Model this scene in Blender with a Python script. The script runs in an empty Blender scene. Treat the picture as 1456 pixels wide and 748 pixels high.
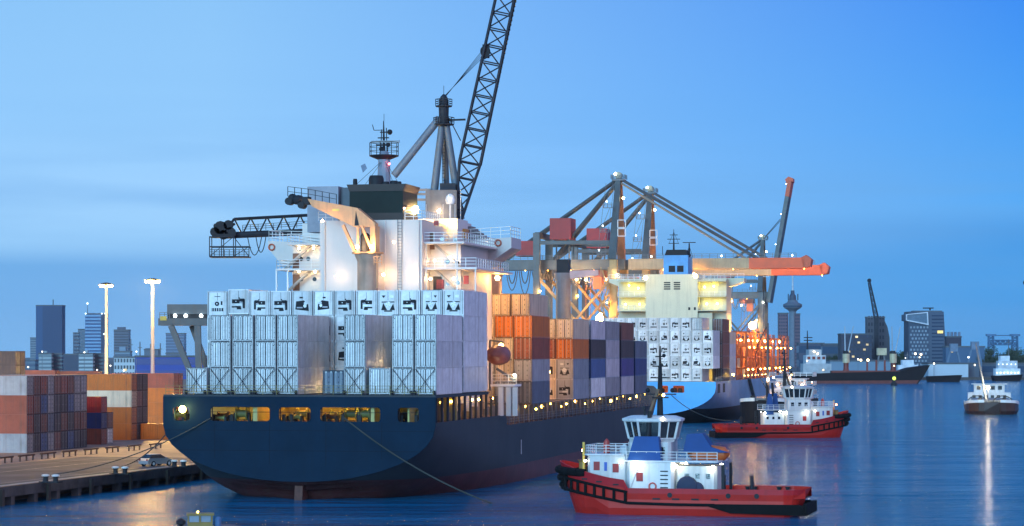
HAZE = 2.5e-5
import bpy, bmesh, math, random
from mathutils import Vector, Matrix
from mathutils.geometry import tessellate_polygon
random.seed(11)
R = math.radians
scene = bpy.context.scene
COL = scene.collection
FPX = 3500.0; CH = 16.0            # focal length in photo pixels, camera height in metres

# ---------------------------------------------------------------- camera
cam_d = bpy.data.cameras.new('camera'); cam = bpy.data.objects.new('camera', cam_d); COL.objects.link(cam)
cam.location = (0, 0, CH); cam.rotation_euler = (R(90), 0, 0)
cam_d.sensor_width = 36; cam_d.lens = 36*FPX/1456; cam_d.shift_y = 129/1456
cam_d.clip_start = 1; cam_d.clip_end = 60000
scene.camera = cam
# ---------------------------------------------------------------- world: dusk sky
w = bpy.data.worlds.new('World'); scene.world = w; w.use_nodes = True
nt = w.node_tree; nt.nodes.clear(); N = nt.nodes.new; Lk = nt.links.new
out = N('ShaderNodeOutputWorld'); bg = N('ShaderNodeBackground'); Lk(bg.outputs[0], out.inputs[0]); bg.inputs[1].default_value = 1.13
sky = N('ShaderNodeTexSky'); sky.sky_type = 'NISHITA'; sky.sun_disc = False
sky.sun_elevation = R(4); sky.sun_rotation = R(200); sky.altitude = 0
tc = N('ShaderNodeTexCoord'); sep = N('ShaderNodeSeparateXYZ'); Lk(tc.outputs['Generated'], sep.inputs[0])
def mapr(sock, a, b):
    m = N('ShaderNodeMapRange'); m.inputs[1].default_value = a; m.inputs[2].default_value = b; Lk(sock, m.inputs[0]); return m.outputs[0]
def ramp(sock, stops):
    r = N('ShaderNodeValToRGB'); Lk(sock, r.inputs[0]); e = r.color_ramp.elements
    while len(e) < len(stops): e.new(.5)
    for k, (p, c) in enumerate(stops): e[k].position = p; e[k].color = (*c, 1)
    return r.outputs[0]
zz = mapr(sep.outputs[2], 0, .5)
SKYL = [(0, (.170, .42, .77)), (.070, (.135, .375, .73)), (.090, (.285, .56, .88)), (.13, (.300, .57, .90)), (.19, (.255, .53, .88)), (.29, (.225, .49, .84)), (.6, (.08, .30, .72)), (1, (.05, .20, .55))]
SKYR = [(0, (.055, .29, .67)), (.06, (.050, .30, .72)), (.098, (.048, .285, .71)), (.116, (.080, .36, .82)), (.19, (.055, .31, .83)), (.29, (.036, .235, .80)), (.6, (.015, .19, .68)), (1, (.01, .15, .50))]
cl = ramp(zz, SKYL); cr = ramp(zz, SKYR)
mx = N('ShaderNodeMix'); mx.data_type = 'RGBA'
Lk(mapr(sep.outputs[0], -.12, .2), mx.inputs[0]); Lk(cl, mx.inputs[6]); Lk(cr, mx.inputs[7])
# thin low cloud streaks
mp = N('ShaderNodeMapping'); mp.inputs['Scale'].default_value = (5, 5, 70); Lk(tc.outputs['Generated'], mp.inputs[0])
no = N('ShaderNodeTexNoise'); no.inputs['Scale'].default_value = 1.0; no.inputs['Detail'].default_value = 5; Lk(mp.outputs[0], no.inputs['Vector'])
cm = ramp(no.outputs[0], [(.40, (0, 0, 0)), (.62, (1, 1, 1))])
low = ramp(mapr(sep.outputs[2], 0, .12), [(0, (.25, .25, .25)), (.35, (.2, .2, .2)), (.55, (.42, .42, .42)), (.75, (.12, .12, .12)), (1, (.0, .0, .0))])
mm = N('ShaderNodeMath'); mm.operation = 'MULTIPLY'; Lk(cm, mm.inputs[0]); Lk(low, mm.inputs[1])
m2 = N('ShaderNodeMix'); m2.data_type = 'RGBA'; Lk(mm.outputs[0], m2.inputs[0]); Lk(mx.outputs[2], m2.inputs[6]); m2.inputs[7].default_value = (.12, .35, .72, 1)
ns = N('ShaderNodeVectorMath'); ns.operation = 'SCALE'; Lk(sky.outputs[0], ns.inputs[0]); ns.inputs['Scale'].default_value = .003
ad = N('ShaderNodeVectorMath'); ad.operation = 'ADD'; Lk(m2.outputs[2], ad.inputs[0]); Lk(ns.outputs[0], ad.inputs[1])
# lavender glow added to the unseen sky behind right, to lighten right-facing sides
dt = N('ShaderNodeVectorMath'); dt.operation = 'DOT_PRODUCT'; Lk(tc.outputs['Generated'], dt.inputs[0]); dt.inputs[1].default_value = (.88, -.42, .22)
gm = N('ShaderNodeMath'); gm.operation = 'MULTIPLY'; Lk(mapr(dt.outputs['Value'], .45, .95), gm.inputs[0]); gm.inputs[1].default_value = .85
gx = N('ShaderNodeMix'); gx.data_type = 'RGBA'; Lk(gm.outputs[0], gx.inputs[0]); Lk(ad.outputs[0], gx.inputs[6]); gx.inputs[7].default_value = (.98, .84, 1.15, 1)
Lk(gx.outputs[2], bg.inputs[0])
# weak broad after-glow from behind the camera, low over the left shoulder
sd = bpy.data.lights.new('sun', 'SUN'); sd.energy = 3.0; sd.angle = R(25); sd.color = (.40, .75, 1.0)
so = bpy.data.objects.new('sun', sd); COL.objects.link(so)
so.rotation_euler = Vector((.34, .9, -.22)).to_track_quat('-Z', 'Y').to_euler()
vs = scene.view_settings; vs.view_transform = 'Standard'; vs.look = 'None'; vs.exposure = 0; vs.gamma = 1
scene.cycles.max_bounces = 5; scene.cycles.diffuse_bounces = 2; scene.cycles.glossy_bounces = 3
scene.cycles.use_denoising = True; scene.cycles.sample_clamp_indirect = 4; scene.cycles.sample_clamp_direct = 60

# ---------------------------------------------------------------- materials
MATS = {}
def M(name, col=(.5, .5, .5), rough=.55, metal=0, var=.25, scale=.35, streak=0., bump=0., bscale=3, spec=.5, dirt=None, rnd=(.82, 1.15)):
    if name in MATS: return MATS[name]
    m = bpy.data.materials.new(name); m.use_nodes = True; t = m.node_tree; b = t.nodes['Principled BSDF']
    b.inputs['Roughness'].default_value = rough; b.inputs['Metallic'].default_value = metal
    b.inputs['Specular IOR Level'].default_value = spec
    c = t.nodes.new('ShaderNodeTexCoord'); n = t.nodes.new('ShaderNodeTexNoise')
    n.inputs['Scale'].default_value = scale; n.inputs['Detail'].default_value = 6; n.inputs['Roughness'].default_value = .65
    t.links.new(c.outputs['Object'], n.inputs['Vector'])
    oi = t.nodes.new('ShaderNodeObjectInfo')
    r = t.nodes.new('ShaderNodeValToRGB'); t.links.new(n.outputs[0], r.inputs[0])
    lo = tuple(x*(1-var) for x in col); hi = tuple(min(1, x*(1+var*.8)) for x in col)
    r.color_ramp.elements[0].position = .3; r.color_ramp.elements[1].position = .7
    r.color_ramp.elements[0].color = (*lo, 1); r.color_ramp.elements[1].color = (*hi, 1)
    last = r.outputs[0]
    if streak:
        mp = t.nodes.new('ShaderNodeMapping'); mp.inputs['Scale'].default_value = (1.6, 1.6, .10); t.links.new(c.outputs['Object'], mp.inputs[0])
        n2 = t.nodes.new('ShaderNodeTexNoise'); n2.inputs['Scale'].default_value = 1.2; n2.inputs['Detail'].default_value = 4; t.links.new(mp.outputs[0], n2.inputs['Vector'])
        r2 = t.nodes.new('ShaderNodeValToRGB'); t.links.new(n2.outputs[0], r2.inputs[0])
        r2.color_ramp.elements[0].position = .50; r2.color_ramp.elements[1].position = .74
        r2.color_ramp.elements[0].color = (0, 0, 0, 1); r2.color_ramp.elements[1].color = (streak, streak, streak, 1)
        x = t.nodes.new('ShaderNodeMix'); x.data_type = 'RGBA'; t.links.new(r2.outputs[0], x.inputs[0]); t.links.new(last, x.inputs[6])
        x.inputs[7].default_value = (*(dirt or (.10, .07, .05)), 1); last = x.outputs[2]
    hs = t.nodes.new('ShaderNodeHueSaturation'); t.links.new(last, hs.inputs['Color'])
    mr = t.nodes.new('ShaderNodeMapRange'); mr.inputs[3].default_value = rnd[0]; mr.inputs[4].default_value = rnd[1]
    t.links.new(oi.outputs['Random'], mr.inputs[0]); t.links.new(mr.outputs[0], hs.inputs['Value'])
    t.links.new(hs.outputs[0], b.inputs['Base Color'])
    if bump:
        bn = t.nodes.new('ShaderNodeTexNoise'); bn.inputs['Scale'].default_value = bscale; bn.inputs['Detail'].default_value = 4
        t.links.new(c.outputs['Object'], bn.inputs['Vector'])
        bp = t.nodes.new('ShaderNodeBump'); bp.inputs['Strength'].default_value = bump; bp.inputs['Distance'].default_value = .05
        t.links.new(bn.outputs[0], bp.inputs['Height']); t.links.new(bp.outputs[0], b.inputs['Normal'])
    MATS[name] = m; return m
def E(name, col, s):
    if name in MATS: return MATS[name]
    m = bpy.data.materials.new(name); m.use_nodes = True; b = m.node_tree.nodes['Principled BSDF']
    b.inputs['Base Color'].default_value = (.05, .05, .05, 1); b.inputs['Emission Color'].default_value = (*col, 1); b.inputs['Emission Strength'].default_value = s
    MATS[name] = m; return m
WHITE = M('white_paint', (.72, .72, .70), .45, var=.06, streak=.25, dirt=(.4, .33, .25))
WHITER = M('reefer_white', (.70, .73, .74), .5, var=.2, scale=.9, streak=.6, dirt=(.30, .25, .21), rnd=(.70, 1.12))
DARK = M('dark_metal', (.020, .022, .028), .6, spec=.2)
STEEL = M('grey_steel', (.13, .145, .165), .5, var=.3, streak=.3)
RUSTY = M('rusty_steel', (.12, .06, .035), .8, var=.5)
GLASS = M('dark_glass', (.012, .018, .025), .08, var=.1, spec=.8)
RUBBER = M('black_rubber', (.007, .007, .008), .85, spec=.15, bump=.3)
ROPE = M('mooring_rope', (.05, .055, .05), .9)
BOOMG = M('crane_lattice_paint', (.022, .027, .038), .6, spec=.2, var=.3)
GANTRY = M('gantry_grey_paint', (.065, .08, .09), .5, var=.3, streak=.35)
ORANGE = M('boom_orange_paint', (.60, .075, .008), .5, var=.15)
REDH = M('machine_house_red', (.28, .014, .016), .55, var=.2)
CC = dict(
    orange=M('container_orange', (.56, .145, .012), .55, streak=.35, var=.15), rust=M('container_rust_red', (.30, .075, .04), .6, streak=.4),
    brown=M('container_brown', (.20, .075, .05), .6, streak=.4), cream=M('container_cream', (.62, .50, .36), .55, streak=.45, var=.15),
    navy=M('container_navy', (.02, .04, .17), .5, streak=.2), blue=M('container_blue', (.05, .10, .26), .5, streak=.25),
    purple=M('container_purple', (.07, .05, .24), .5, streak=.2), red=M('container_red', (.40, .03, .03), .5, streak=.25),
    grey=M('container_grey', (.30, .31, .34), .55, streak=.4), lavender=M('container_pale_grey', (.50, .49, .53), .55, streak=.35),
    white=WHITER, dark=M('container_dark', (.06, .045, .05), .6, streak=.3), slate=M('container_slate', (.10, .13, .19), .55, streak=.3))
CN = dict(orange='orange', rust='rust red', brown='brown', cream='cream', navy='navy blue', blue='blue', purple='purple blue', red='bright red',
          grey='grey', lavender='pale grey', white='white', dark='dark brown', slate='slate blue')
WARM = (1, .44, .06); YEL = (1, .62, .10); COOL = (.8, .95, 1)

# ---------------------------------------------------------------- mesh builder
class MB:
    def __init__(s): s.v = []; s.f = []; s.m = []
    def add(s, vs, fs, mi=0):
        o = len(s.v); s.v += [tuple(x) for x in vs]; s.f += [tuple(o+i for i in f) for f in fs]; s.m += [mi]*len(fs); return s
    def box(s, x0, x1, y0, y1, z0, z1, mi=0):
        return s.add([(x0, y0, z0), (x1, y0, z0), (x1, y1, z0), (x0, y1, z0), (x0, y0, z1), (x1, y0, z1), (x1, y1, z1), (x0, y1, z1)],
                     [(0, 3, 2, 1), (4, 5, 6, 7), (0, 1, 5, 4), (1, 2, 6, 5), (2, 3, 7, 6), (3, 0, 4, 7)], mi)
    def bar(s, p, q, w, h=None, mi=0, w2=None, h2=None):
        h = w if h is None else h; w2 = w if w2 is None else w2; h2 = h if h2 is None else h2
        p = Vector(p); q = Vector(q); d = (q-p).normalized(); up = Vector((0, 0, 1)) if abs(d.z) < .95 else Vector((0, 1, 0))
        a = d.cross(up).normalized(); b = a.cross(d).normalized(); vs = []
        for c, ww, hh in ((p, w, h), (q, w2, h2)):
            for i, j in ((-1, -1), (1, -1), (1, 1), (-1, 1)): vs.append(c+a*(i*ww/2)+b*(j*hh/2))
        return s.add(vs, [(0, 1, 2, 3), (7, 6, 5, 4), (0, 4, 5, 1), (1, 5, 6, 2), (2, 6, 7, 3), (3, 7, 4, 0)], mi)
    def tube(s, p, q, r, r2=None, n=8, mi=0):
        r2 = r if r2 is None else r2; p = Vector(p); q = Vector(q); d = (q-p).normalized(); up = Vector((0, 0, 1)) if abs(d.z) < .95 else Vector((0, 1, 0))
        a = d.cross(up).normalized(); b = a.cross(d); vs = []
        for c, rr in ((p, r), (q, r2)):
            for k in range(n): t = 2*math.pi*k/n; vs.append(c+a*(rr*math.cos(t))+b*(rr*math.sin(t)))
        return s.add(vs, [(k, (k+1) % n, n+(k+1) % n, n+k) for k in range(n)]+[tuple(range(n))[::-1], tuple(range(n, 2*n))], mi)
    def path(s, pts, r, n=5, mi=0):
        for a, b in zip(pts[:-1], pts[1:]): s.tube(a, b, r, n=n, mi=mi)
        return s
    def lathe(s, c, prof, n=16, mi=0, axis='z'):
        vs = []
        for (r, z) in prof:
            for k in range(n):
                t = 2*math.pi*k/n; x, y = r*math.cos(t), r*math.sin(t)
                vs.append((c[0]+x, c[1]+y, c[2]+z) if axis == 'z' else ((c[0]+x, c[1]+z, c[2]+y) if axis == 'y' else (c[0]+z, c[1]+x, c[2]+y)))
        fs = [(i*n+k, i*n+(k+1) % n, (i+1)*n+(k+1) % n, (i+1)*n+k) for i in range(len(prof)-1) for k in range(n)]
        fs += [tuple(range(n))[::-1], tuple(range((len(prof)-1)*n, len(prof)*n))]
        return s.add(vs, fs, mi)
    def ball(s, c, r, n=10, mi=0, sz=1):
        return s.lathe(c, [(r*math.sin(math.pi*k/6)+1e-4, -r*sz*math.cos(math.pi*k/6)) for k in range(7)], n, mi)
    def prism(s, poly, a, b, plane='xz', mi=0):
        """outline in a plane, extruded along the third axis from a to b"""
        def P(u, v, t): return (u, t, v) if plane == 'xz' else ((t, u, v) if plane == 'yz' else (u, v, t))
        n = len(poly); vs = [P(u, v, a) for u, v in poly]+[P(u, v, b) for u, v in poly]
        tri = tessellate_polygon([[Vector((u, v, 0)) for u, v in poly]])
        fs = [tuple(t) for t in tri]+[tuple(n+i for i in t)[::-1] for t in tri]+[(k, (k+1) % n, n+(k+1) % n, n+k) for k in range(n)]
        return s.add(vs, fs, mi)
    def plate(s, outer, holes, a, b, plane='xz', mi=0):
        def P(u, v, t): return (u, t, v) if plane == 'xz' else (t, u, v)
        loops = [outer]+holes; flat = [p for l in loops for p in l]
        tri = tessellate_polygon([[Vector((u, v, 0)) for u, v in l] for l in loops]); n = len(flat)
        vs = [P(u, v, a) for u, v in flat]+[P(u, v, b) for u, v in flat]
        fs = [tuple(t) for t in tri]+[tuple(n+i for i in t)[::-1] for t in tri]; o = 0
        for l in loops:
            k = len(l); fs += [(o+i, o+(i+1) % k, n+o+(i+1) % k, n+o+i) for i in range(k)]; o += k
        return s.add(vs, fs, mi)
    def rail(s, pts, h=1.05, sp=1.6, r=.025, mi=0, mids=2):
        for p, q in zip(pts[:-1], pts[1:]):
            p = Vector(p); q = Vector(q); L = (q-p).length; n = max(1, round(L/sp)); u = Vector((0, 0, 1))
            for k in range(mids+1): zz = u*(h*(k+1)/(mids+1)); s.bar(p+zz, q+zz, r*2)
            for k in range(n+1): c = p.lerp(q, k/n); s.bar(c, c+u*h, r*2.4)
        return s
    def lattice(s, A, B, wa, ha, wb, hb, n, r, side=None, rc=None, mi=0):
        """four-chord lattice boom from A to B"""
        A = Vector(A); B = Vector(B); d = (B-A).normalized(); sd = Vector(side or (0, 1, 0)); sd = (sd-d*sd.dot(d)).normalized(); up = sd.cross(d)
        rc = rc or r*1.8; rings = []
        for k in range(n+1):
            t = k/n; c = A.lerp(B, t); ww = wa+(wb-wa)*t; hh = ha+(hb-ha)*t
            rings.append([c+sd*(i*ww/2)+up*(j*hh/2) for i, j in ((-1, -1), (1, -1), (1, 1), (-1, 1))])
        for k in range(n):
            for i in range(4):
                s.tube(rings[k][i], rings[k+1][i], rc, n=6, mi=mi)
                a, b = (i, (i+1) % 4) if k % 2 else ((i+1) % 4, i)
                s.tube(rings[k][a], rings[k+1][b], r, n=4, mi=mi)
                s.tube(rings[k][i], rings[k][(i+1) % 4], r, n=4, mi=mi)
        return s
    def mesh(s, name, mats):
        me = bpy.data.meshes.new(name); me.from_pydata(s.v, [], s.f)
        for m in (mats if isinstance(mats, (list, tuple)) else [mats]): me.materials.append(m)
        me.polygons.foreach_set('material_index', s.m); me.update()
        bm = bmesh.new(); bm.from_mesh(me); bmesh.ops.recalc_face_normals(bm, faces=bm.faces); bm.to_mesh(me); bm.free(); return me
    def build(s, name, mats, parent=None, smooth=False, **kw):
        me = s.mesh(name, mats)
        if smooth:
            me.polygons.foreach_set('use_smooth', [True]*len(me.polygons))
            me.set_sharp_from_angle(angle=R(35))
        return link(name, me, parent, **kw)
def link(name, me, parent=None, **kw):
    o = bpy.data.objects.new(name, me); COL.objects.link(o)
    if parent is not None: o.parent = parent
    for k, v in kw.items(): o[k] = v
    return o
def thing(name, label, cat, loc=(0, 0, 0), rz=0, group=None):
    o = bpy.data.objects.new(name, None); COL.objects.link(o); o.empty_display_size = 1
    o.location = loc; o.rotation_euler = (0, 0, rz); o['label'] = label; o['category'] = cat
    if group: o['group'] = group
    return o
def tag(o, label, cat, group=None):
    o['label'] = label; o['category'] = cat
    if group: o['group'] = group
    return o
def copy_tree(o, parent=None, deep=0):
    c = o.copy(); COL.objects.link(c)
    if parent is not None: c.parent = parent
    for ch in list(o.children): copy_tree(ch, c)
    return c
def BX(*a): return MB().box(*a)
LAMPM = {}
def lamp(parent, p, r, col, s, name='lamp', hood=False):
    key = (col, s)
    if key not in LAMPM: LAMPM[key] = E('lamp_glow_%d' % len(LAMPM), col, s)
    b = MB().ball((0, 0, 0), r, 8)
    o = b.build(name, LAMPM[key], parent); o.location = p; return o

class Frame:
    """local frame: x to starboard, y forward (away, up the river), z up"""
    def __init__(s, ox, oy, th=R(12.1)): s.ox, s.oy, s.th = ox, oy, th; s.c, s.s = math.cos(th), math.sin(th)
    def W(s, v, u, h=0): return Vector((s.ox+s.c*v+s.s*u, s.oy-s.s*v+s.c*u, h))
    def v(s, px, u):
        t = (px-728)/FPX; return (t*s.oy-s.ox+u*(t*s.c-s.s))/(s.c+t*s.s)
    def h(s, py, u, v=0): return CH-(py-503)*(s.oy-s.s*v+s.c*u)/FPX
    def P(s, px, py, u): v = s.v(px, u); return (v, u, s.h(py, u, v))
def at(px, py, Y): return Vector(((px-728)/FPX*Y, Y, CH-(py-503)*Y/FPX))
def PX(px, Y): return (px-728)/FPX*Y
def HZ(py, Y): return CH-(py-503)*Y/FPX

# ---------------------------------------------------------------- water and land
def flat(name, poly, z, m, kind='structure'):
    o = MB().add([(x, y, z) for x, y in poly], [tuple(range(len(poly)))]).build(name, m); o['kind'] = kind; return o
wm = bpy.data.materials.new('harbour_water'); wm.use_nodes = True; t = wm.node_tree; b = t.nodes['Principled BSDF']
b.inputs['Base Color'].default_value = (.0, .10, .22, 1); b.inputs['Specular Tint'].default_value = (.35, .9, 1, 1); b.inputs['Roughness'].default_value = .12; b.inputs['IOR'].default_value = 1.33
c = t.nodes.new('ShaderNodeTexCoord')
def wnoise(sx, sy, det, rot=0):
    mp = t.nodes.new('ShaderNodeMapping'); mp.inputs['Scale'].default_value = (sx, sy, 1); mp.inputs['Rotation'].default_value = (0, 0, rot); t.links.new(c.outputs['Object'], mp.inputs[0])
    n = t.nodes.new('ShaderNodeTexNoise'); n.inputs['Scale'].default_value = 1; n.inputs['Detail'].default_value = det; n.inputs['Roughness'].default_value = .6; t.links.new(mp.outputs[0], n.inputs['Vector']); return n.outputs[0]
n1 = wnoise(.10, .22, 4, .1); n2 = wnoise(.45, .9, 4, -.25); n3 = wnoise(.012, .03, 2)
ma = t.nodes.new('ShaderNodeMath'); ma.operation = 'MULTIPLY_ADD'; t.links.new(n1, ma.inputs[0]); ma.inputs[1].default_value = 1.1; t.links.new(n2, ma.inputs[2])
bp = t.nodes.new('ShaderNodeBump'); bp.inputs['Distance'].default_value = 2.1; n0 = wnoise(.018, .055, 3, .06); mb_ = t.nodes.new('ShaderNodeMath'); mb_.operation = 'MULTIPLY_ADD'; t.links.new(n0, mb_.inputs[0]); mb_.inputs[1].default_value = 5.5; t.links.new(ma.outputs[0], mb_.inputs[2]); t.links.new(mb_.outputs[0], bp.inputs['Height'])
mr = t.nodes.new('ShaderNodeMapRange'); mr.inputs[1].default_value = .3; mr.inputs[2].default_value = .7; mr.inputs[3].default_value = .35; mr.inputs[4].default_value = .95
t.links.new(n3, mr.inputs[0]); t.links.new(mr.outputs[0], bp.inputs['Strength']); t.links.new(bp.outputs[0], b.inputs['Normal'])
flat('water', [(-9000, -400), (9000, -400), (9000, 9000), (-9000, 9000)], 0, wm)
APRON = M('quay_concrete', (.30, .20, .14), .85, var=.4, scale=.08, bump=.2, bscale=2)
LAND = M('far_ground', (.10, .11, .10), .9, var=.4, scale=.02)
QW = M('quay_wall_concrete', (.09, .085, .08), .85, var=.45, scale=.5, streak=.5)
QE = [(-95.2, 98), (-34.9, 330), (108.8, 1000)]
quay_poly = [(-3500, 98)]+QE+[(-60, 1010), (-60, 1500), (-3500, 1500)]
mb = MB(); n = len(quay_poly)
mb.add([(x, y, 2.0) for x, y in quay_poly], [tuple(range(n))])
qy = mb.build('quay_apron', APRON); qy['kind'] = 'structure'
# worn strips and paving edges on the apron (real thin sheets)
def offs(d, y0, y1, w):   # strip parallel to the first quay edge, d metres inland
    e = (Vector(QE[1])-Vector(QE[0])).normalized(); nn = Vector((-e.y, e.x)); a = Vector(QE[0])
    p0 = a+e*((y0-98)/e.y)+nn*d; p1 = a+e*((y1-98)/e.y)+nn*d
    return [tuple(p0), tuple(p1), tuple(p1+nn*w), tuple(p0+nn*w)]
def strip(name, d, w, z, m, y0=150, y1=329, kind='structure'): return flat(name, offs(d, y0, y1, w), z, m, kind)
strip('quay_coping', 0.25, 1.1, 2.05, M('coping_stone', (.28, .27, .26), .8, var=.25, scale=.6))
strip('quay_road', 1.5, 22, 2.02, M('quay_asphalt', (.075, .072, .085), .85, var=.5, scale=.16, spec=.2))
strip('crane_rail', 3.0, .16, 2.06, STEEL); strip('road_marking', 14.5, .18, 2.03, M('faded_marking', (.35, .34, .3), .8, var=.6, scale=.8)); strip('crane_rail', 19.2, .16, 2.06, STEEL)
# quay wall set back under an open piled deck
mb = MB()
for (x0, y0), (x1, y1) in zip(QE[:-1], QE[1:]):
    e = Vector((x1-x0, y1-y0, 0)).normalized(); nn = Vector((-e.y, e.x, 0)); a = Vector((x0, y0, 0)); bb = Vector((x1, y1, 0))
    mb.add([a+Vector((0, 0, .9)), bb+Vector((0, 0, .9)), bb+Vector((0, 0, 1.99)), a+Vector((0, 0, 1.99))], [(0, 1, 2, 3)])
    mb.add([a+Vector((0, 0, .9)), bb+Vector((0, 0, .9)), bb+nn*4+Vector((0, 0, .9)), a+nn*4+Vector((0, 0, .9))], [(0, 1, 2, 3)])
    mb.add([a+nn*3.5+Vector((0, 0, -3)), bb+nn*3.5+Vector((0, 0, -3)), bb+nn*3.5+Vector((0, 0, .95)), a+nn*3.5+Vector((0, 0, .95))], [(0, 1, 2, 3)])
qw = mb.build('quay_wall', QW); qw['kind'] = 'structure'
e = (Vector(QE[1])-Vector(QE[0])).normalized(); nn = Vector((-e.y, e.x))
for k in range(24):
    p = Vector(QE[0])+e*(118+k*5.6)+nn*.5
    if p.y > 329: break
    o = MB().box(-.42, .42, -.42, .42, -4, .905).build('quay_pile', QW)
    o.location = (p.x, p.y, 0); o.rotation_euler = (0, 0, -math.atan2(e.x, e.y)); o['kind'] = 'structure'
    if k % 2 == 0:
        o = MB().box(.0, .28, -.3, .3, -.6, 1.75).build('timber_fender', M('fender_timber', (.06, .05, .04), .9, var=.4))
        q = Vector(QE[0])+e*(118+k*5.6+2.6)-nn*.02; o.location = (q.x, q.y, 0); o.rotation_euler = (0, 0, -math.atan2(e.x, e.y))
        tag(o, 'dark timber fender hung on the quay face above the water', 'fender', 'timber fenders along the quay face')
# far bank
fb = [(-60, 1500), (4500, 1500), (8900, 8990), (-6000, 8990), (-3500, 1500)]
flat('far_bank_ground', fb, 1.6, LAND)
o = MB().add([(-60, 1500, -3), (4500, 1500, -3), (4500, 1500, 1.6), (-60, 1500, 1.6)], [(0, 1, 2, 3)]).build('far_bank_wall', QW); o['kind'] = 'structure'
# ---------------------------------------------------------------- shipping containers
def corr(mb, x, y0, y1, z0, z1, depth, pitch, mi=0, axis='y'):
    """corrugated sheet along y (at x) or along x (at y)"""
    n = max(2, int((y1-y0)/pitch)); pr = []
    for k in range(n):
        a = y0+(y1-y0)*k/n; p = (y1-y0)/n
        pr += [(a, 0), (a+p*.30, 0), (a+p*.5, depth), (a+p*.80, depth)]
    pr.append((y1, 0)); vs = []
    for (q, d) in pr:
        for z in (z0, z1): vs.append((x+d, q, z) if axis == 'y' else (q, x+d, z))
    mb.add(vs, [(2*i, 2*i+2, 2*i+3, 2*i+1) for i in range(len(pr)-1)], mi)
def body_mesh(L, H, reefer):
    W = 2.44; h = W/2; mb = MB(); f = .12
    for sx in (-1, 1):
        for y in (0, L-f*1.2): mb.box(sx*h-(f if sx > 0 else 0), sx*h+(0 if sx > 0 else f), y, y+f*1.2, 0, H)
        xa, xb = (h-.08, h) if sx > 0 else (-h, -h+.08)
        mb.box(xa, xb, f*1.2, L-f*1.2, 0, .16); mb.box(xa, xb, f*1.2, L-f*1.2, H-.10, H)
        if reefer:
            corr(mb, sx*(h-.03), f*1.2, L-f*1.2, .16, H-.10, sx*.012, .9)
        else:
            corr(mb, sx*(h-.05), f*1.2, L-f*1.2, .16, H-.10, sx*.042, .30)
    mb.box(-h+f, h-f, .0, .10, H-.12, H); mb.box(-h+f, h-f, .0, .10, 0, .15)
    mb.box(-h+.08, h-.08, .10, L-.08, H-.06, H-.03); mb.box(-h+.08, h-.08, .14, L-.08, .12, .16)
    mb.box(-h+f, h-f, L-.10, L, H-.12, H); mb.box(-h+f, h-f, L-.10, L, 0, .15)
    corr(mb, L-.07, -h+f, h-f, .15, H-.12, .03, .28, axis='x')
    return mb.mesh('body', [WHITER])
GASK = M('door_gasket', (.025, .03, .04), .8); ROD = M('galvanised_rod', (.32, .35, .38), .4, .6)
def door_mesh(s, H, reefer):
    a, b = (0.012, 1.095); x0, x1 = (a, b) if s > 0 else (-b, -a); mb = MB()
    mb.box(x0+.03, x1-.03, .05, .09, .17, H-.14, 0)
    if not reefer:
        for k in range(4):
            z = .17+(H-.31)*(k+.12)/4; mb.box(x0+.05, x1-.05, .03, .051, z, z+(H-.31)*.17, 0)
    mb.box(x0, x0+.045, .044, .075, .16, H-.13, 1); mb.box(x1-.045, x1, .044, .075, .16, H-.13, 1)
    mb.box(x0, x1, .044, .075, .15, .20, 1); mb.box(x0, x1, .044, .075, H-.17, H-.125, 1)
    xo = x1 if s > 0 else x0
    for k in range(5 if reefer else 4):   # hinges
        z = .35+(H-.75)*k/(4 if reefer else 3); mb.box(xo-.07, xo+.07, .005, .045, z, z+.11, 1)
    cx = (x0+x1)/2
    mb.box(cx-.035, cx+.035, .034, .05, .2, H-.2, 1)
    mb.box(*((1.165, 1.218) if s > 0 else (-1.218, -1.165)), -.006, .03, .01, H-.01, 1)
    mb.box(min(x0, x1), max(x0, x1), -.006, .02, H-.075, H-.005, 1); mb.box(min(x0, x1), max(x0, x1), -.006, .02, .005, .07, 1)
    if reefer:
        for q in (.27, .85): mb.box(s*q-.028, s*q+.028, -.004, .05, .2, H-.2, 1)
    if reefer: mb.box(cx+.28*s, cx+.42*s, .03, .05, H*.83, H*.83+.09, 1)
    return mb.mesh('door', [WHITER, GASK])
def bars_mesh(s, H):
    mb = MB()
    for x in (.28, .86):
        mb.tube((s*x, .015, .1), (s*x, .015, H-.06), .028, n=6)
        mb.box(s*x-.06, s*x+.06, -.005, .04, .14, .24); mb.box(s*x-.06, s*x+.06, -.005, .04, H-.22, H-.12)
        mb.bar((s*x, -.005, H*.42), (s*x+s*(-.2 if x > .5 else .2), -.005, H*.42), .05, .03)
    return mb.mesh('locking_bars', [ROD])
RECESS = M('machinery_recess', (.008, .01, .016), .8); ALU = M('machinery_casing', (.55, .57, .6), .45, .3)
def mirror(mb, k):
    if k >= 4: mb.v = [(-x*.86, y, z*.94+.12) if abs(x) < .9 else (x, y, z) for x, y, z in mb.v]
    return mb
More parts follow.
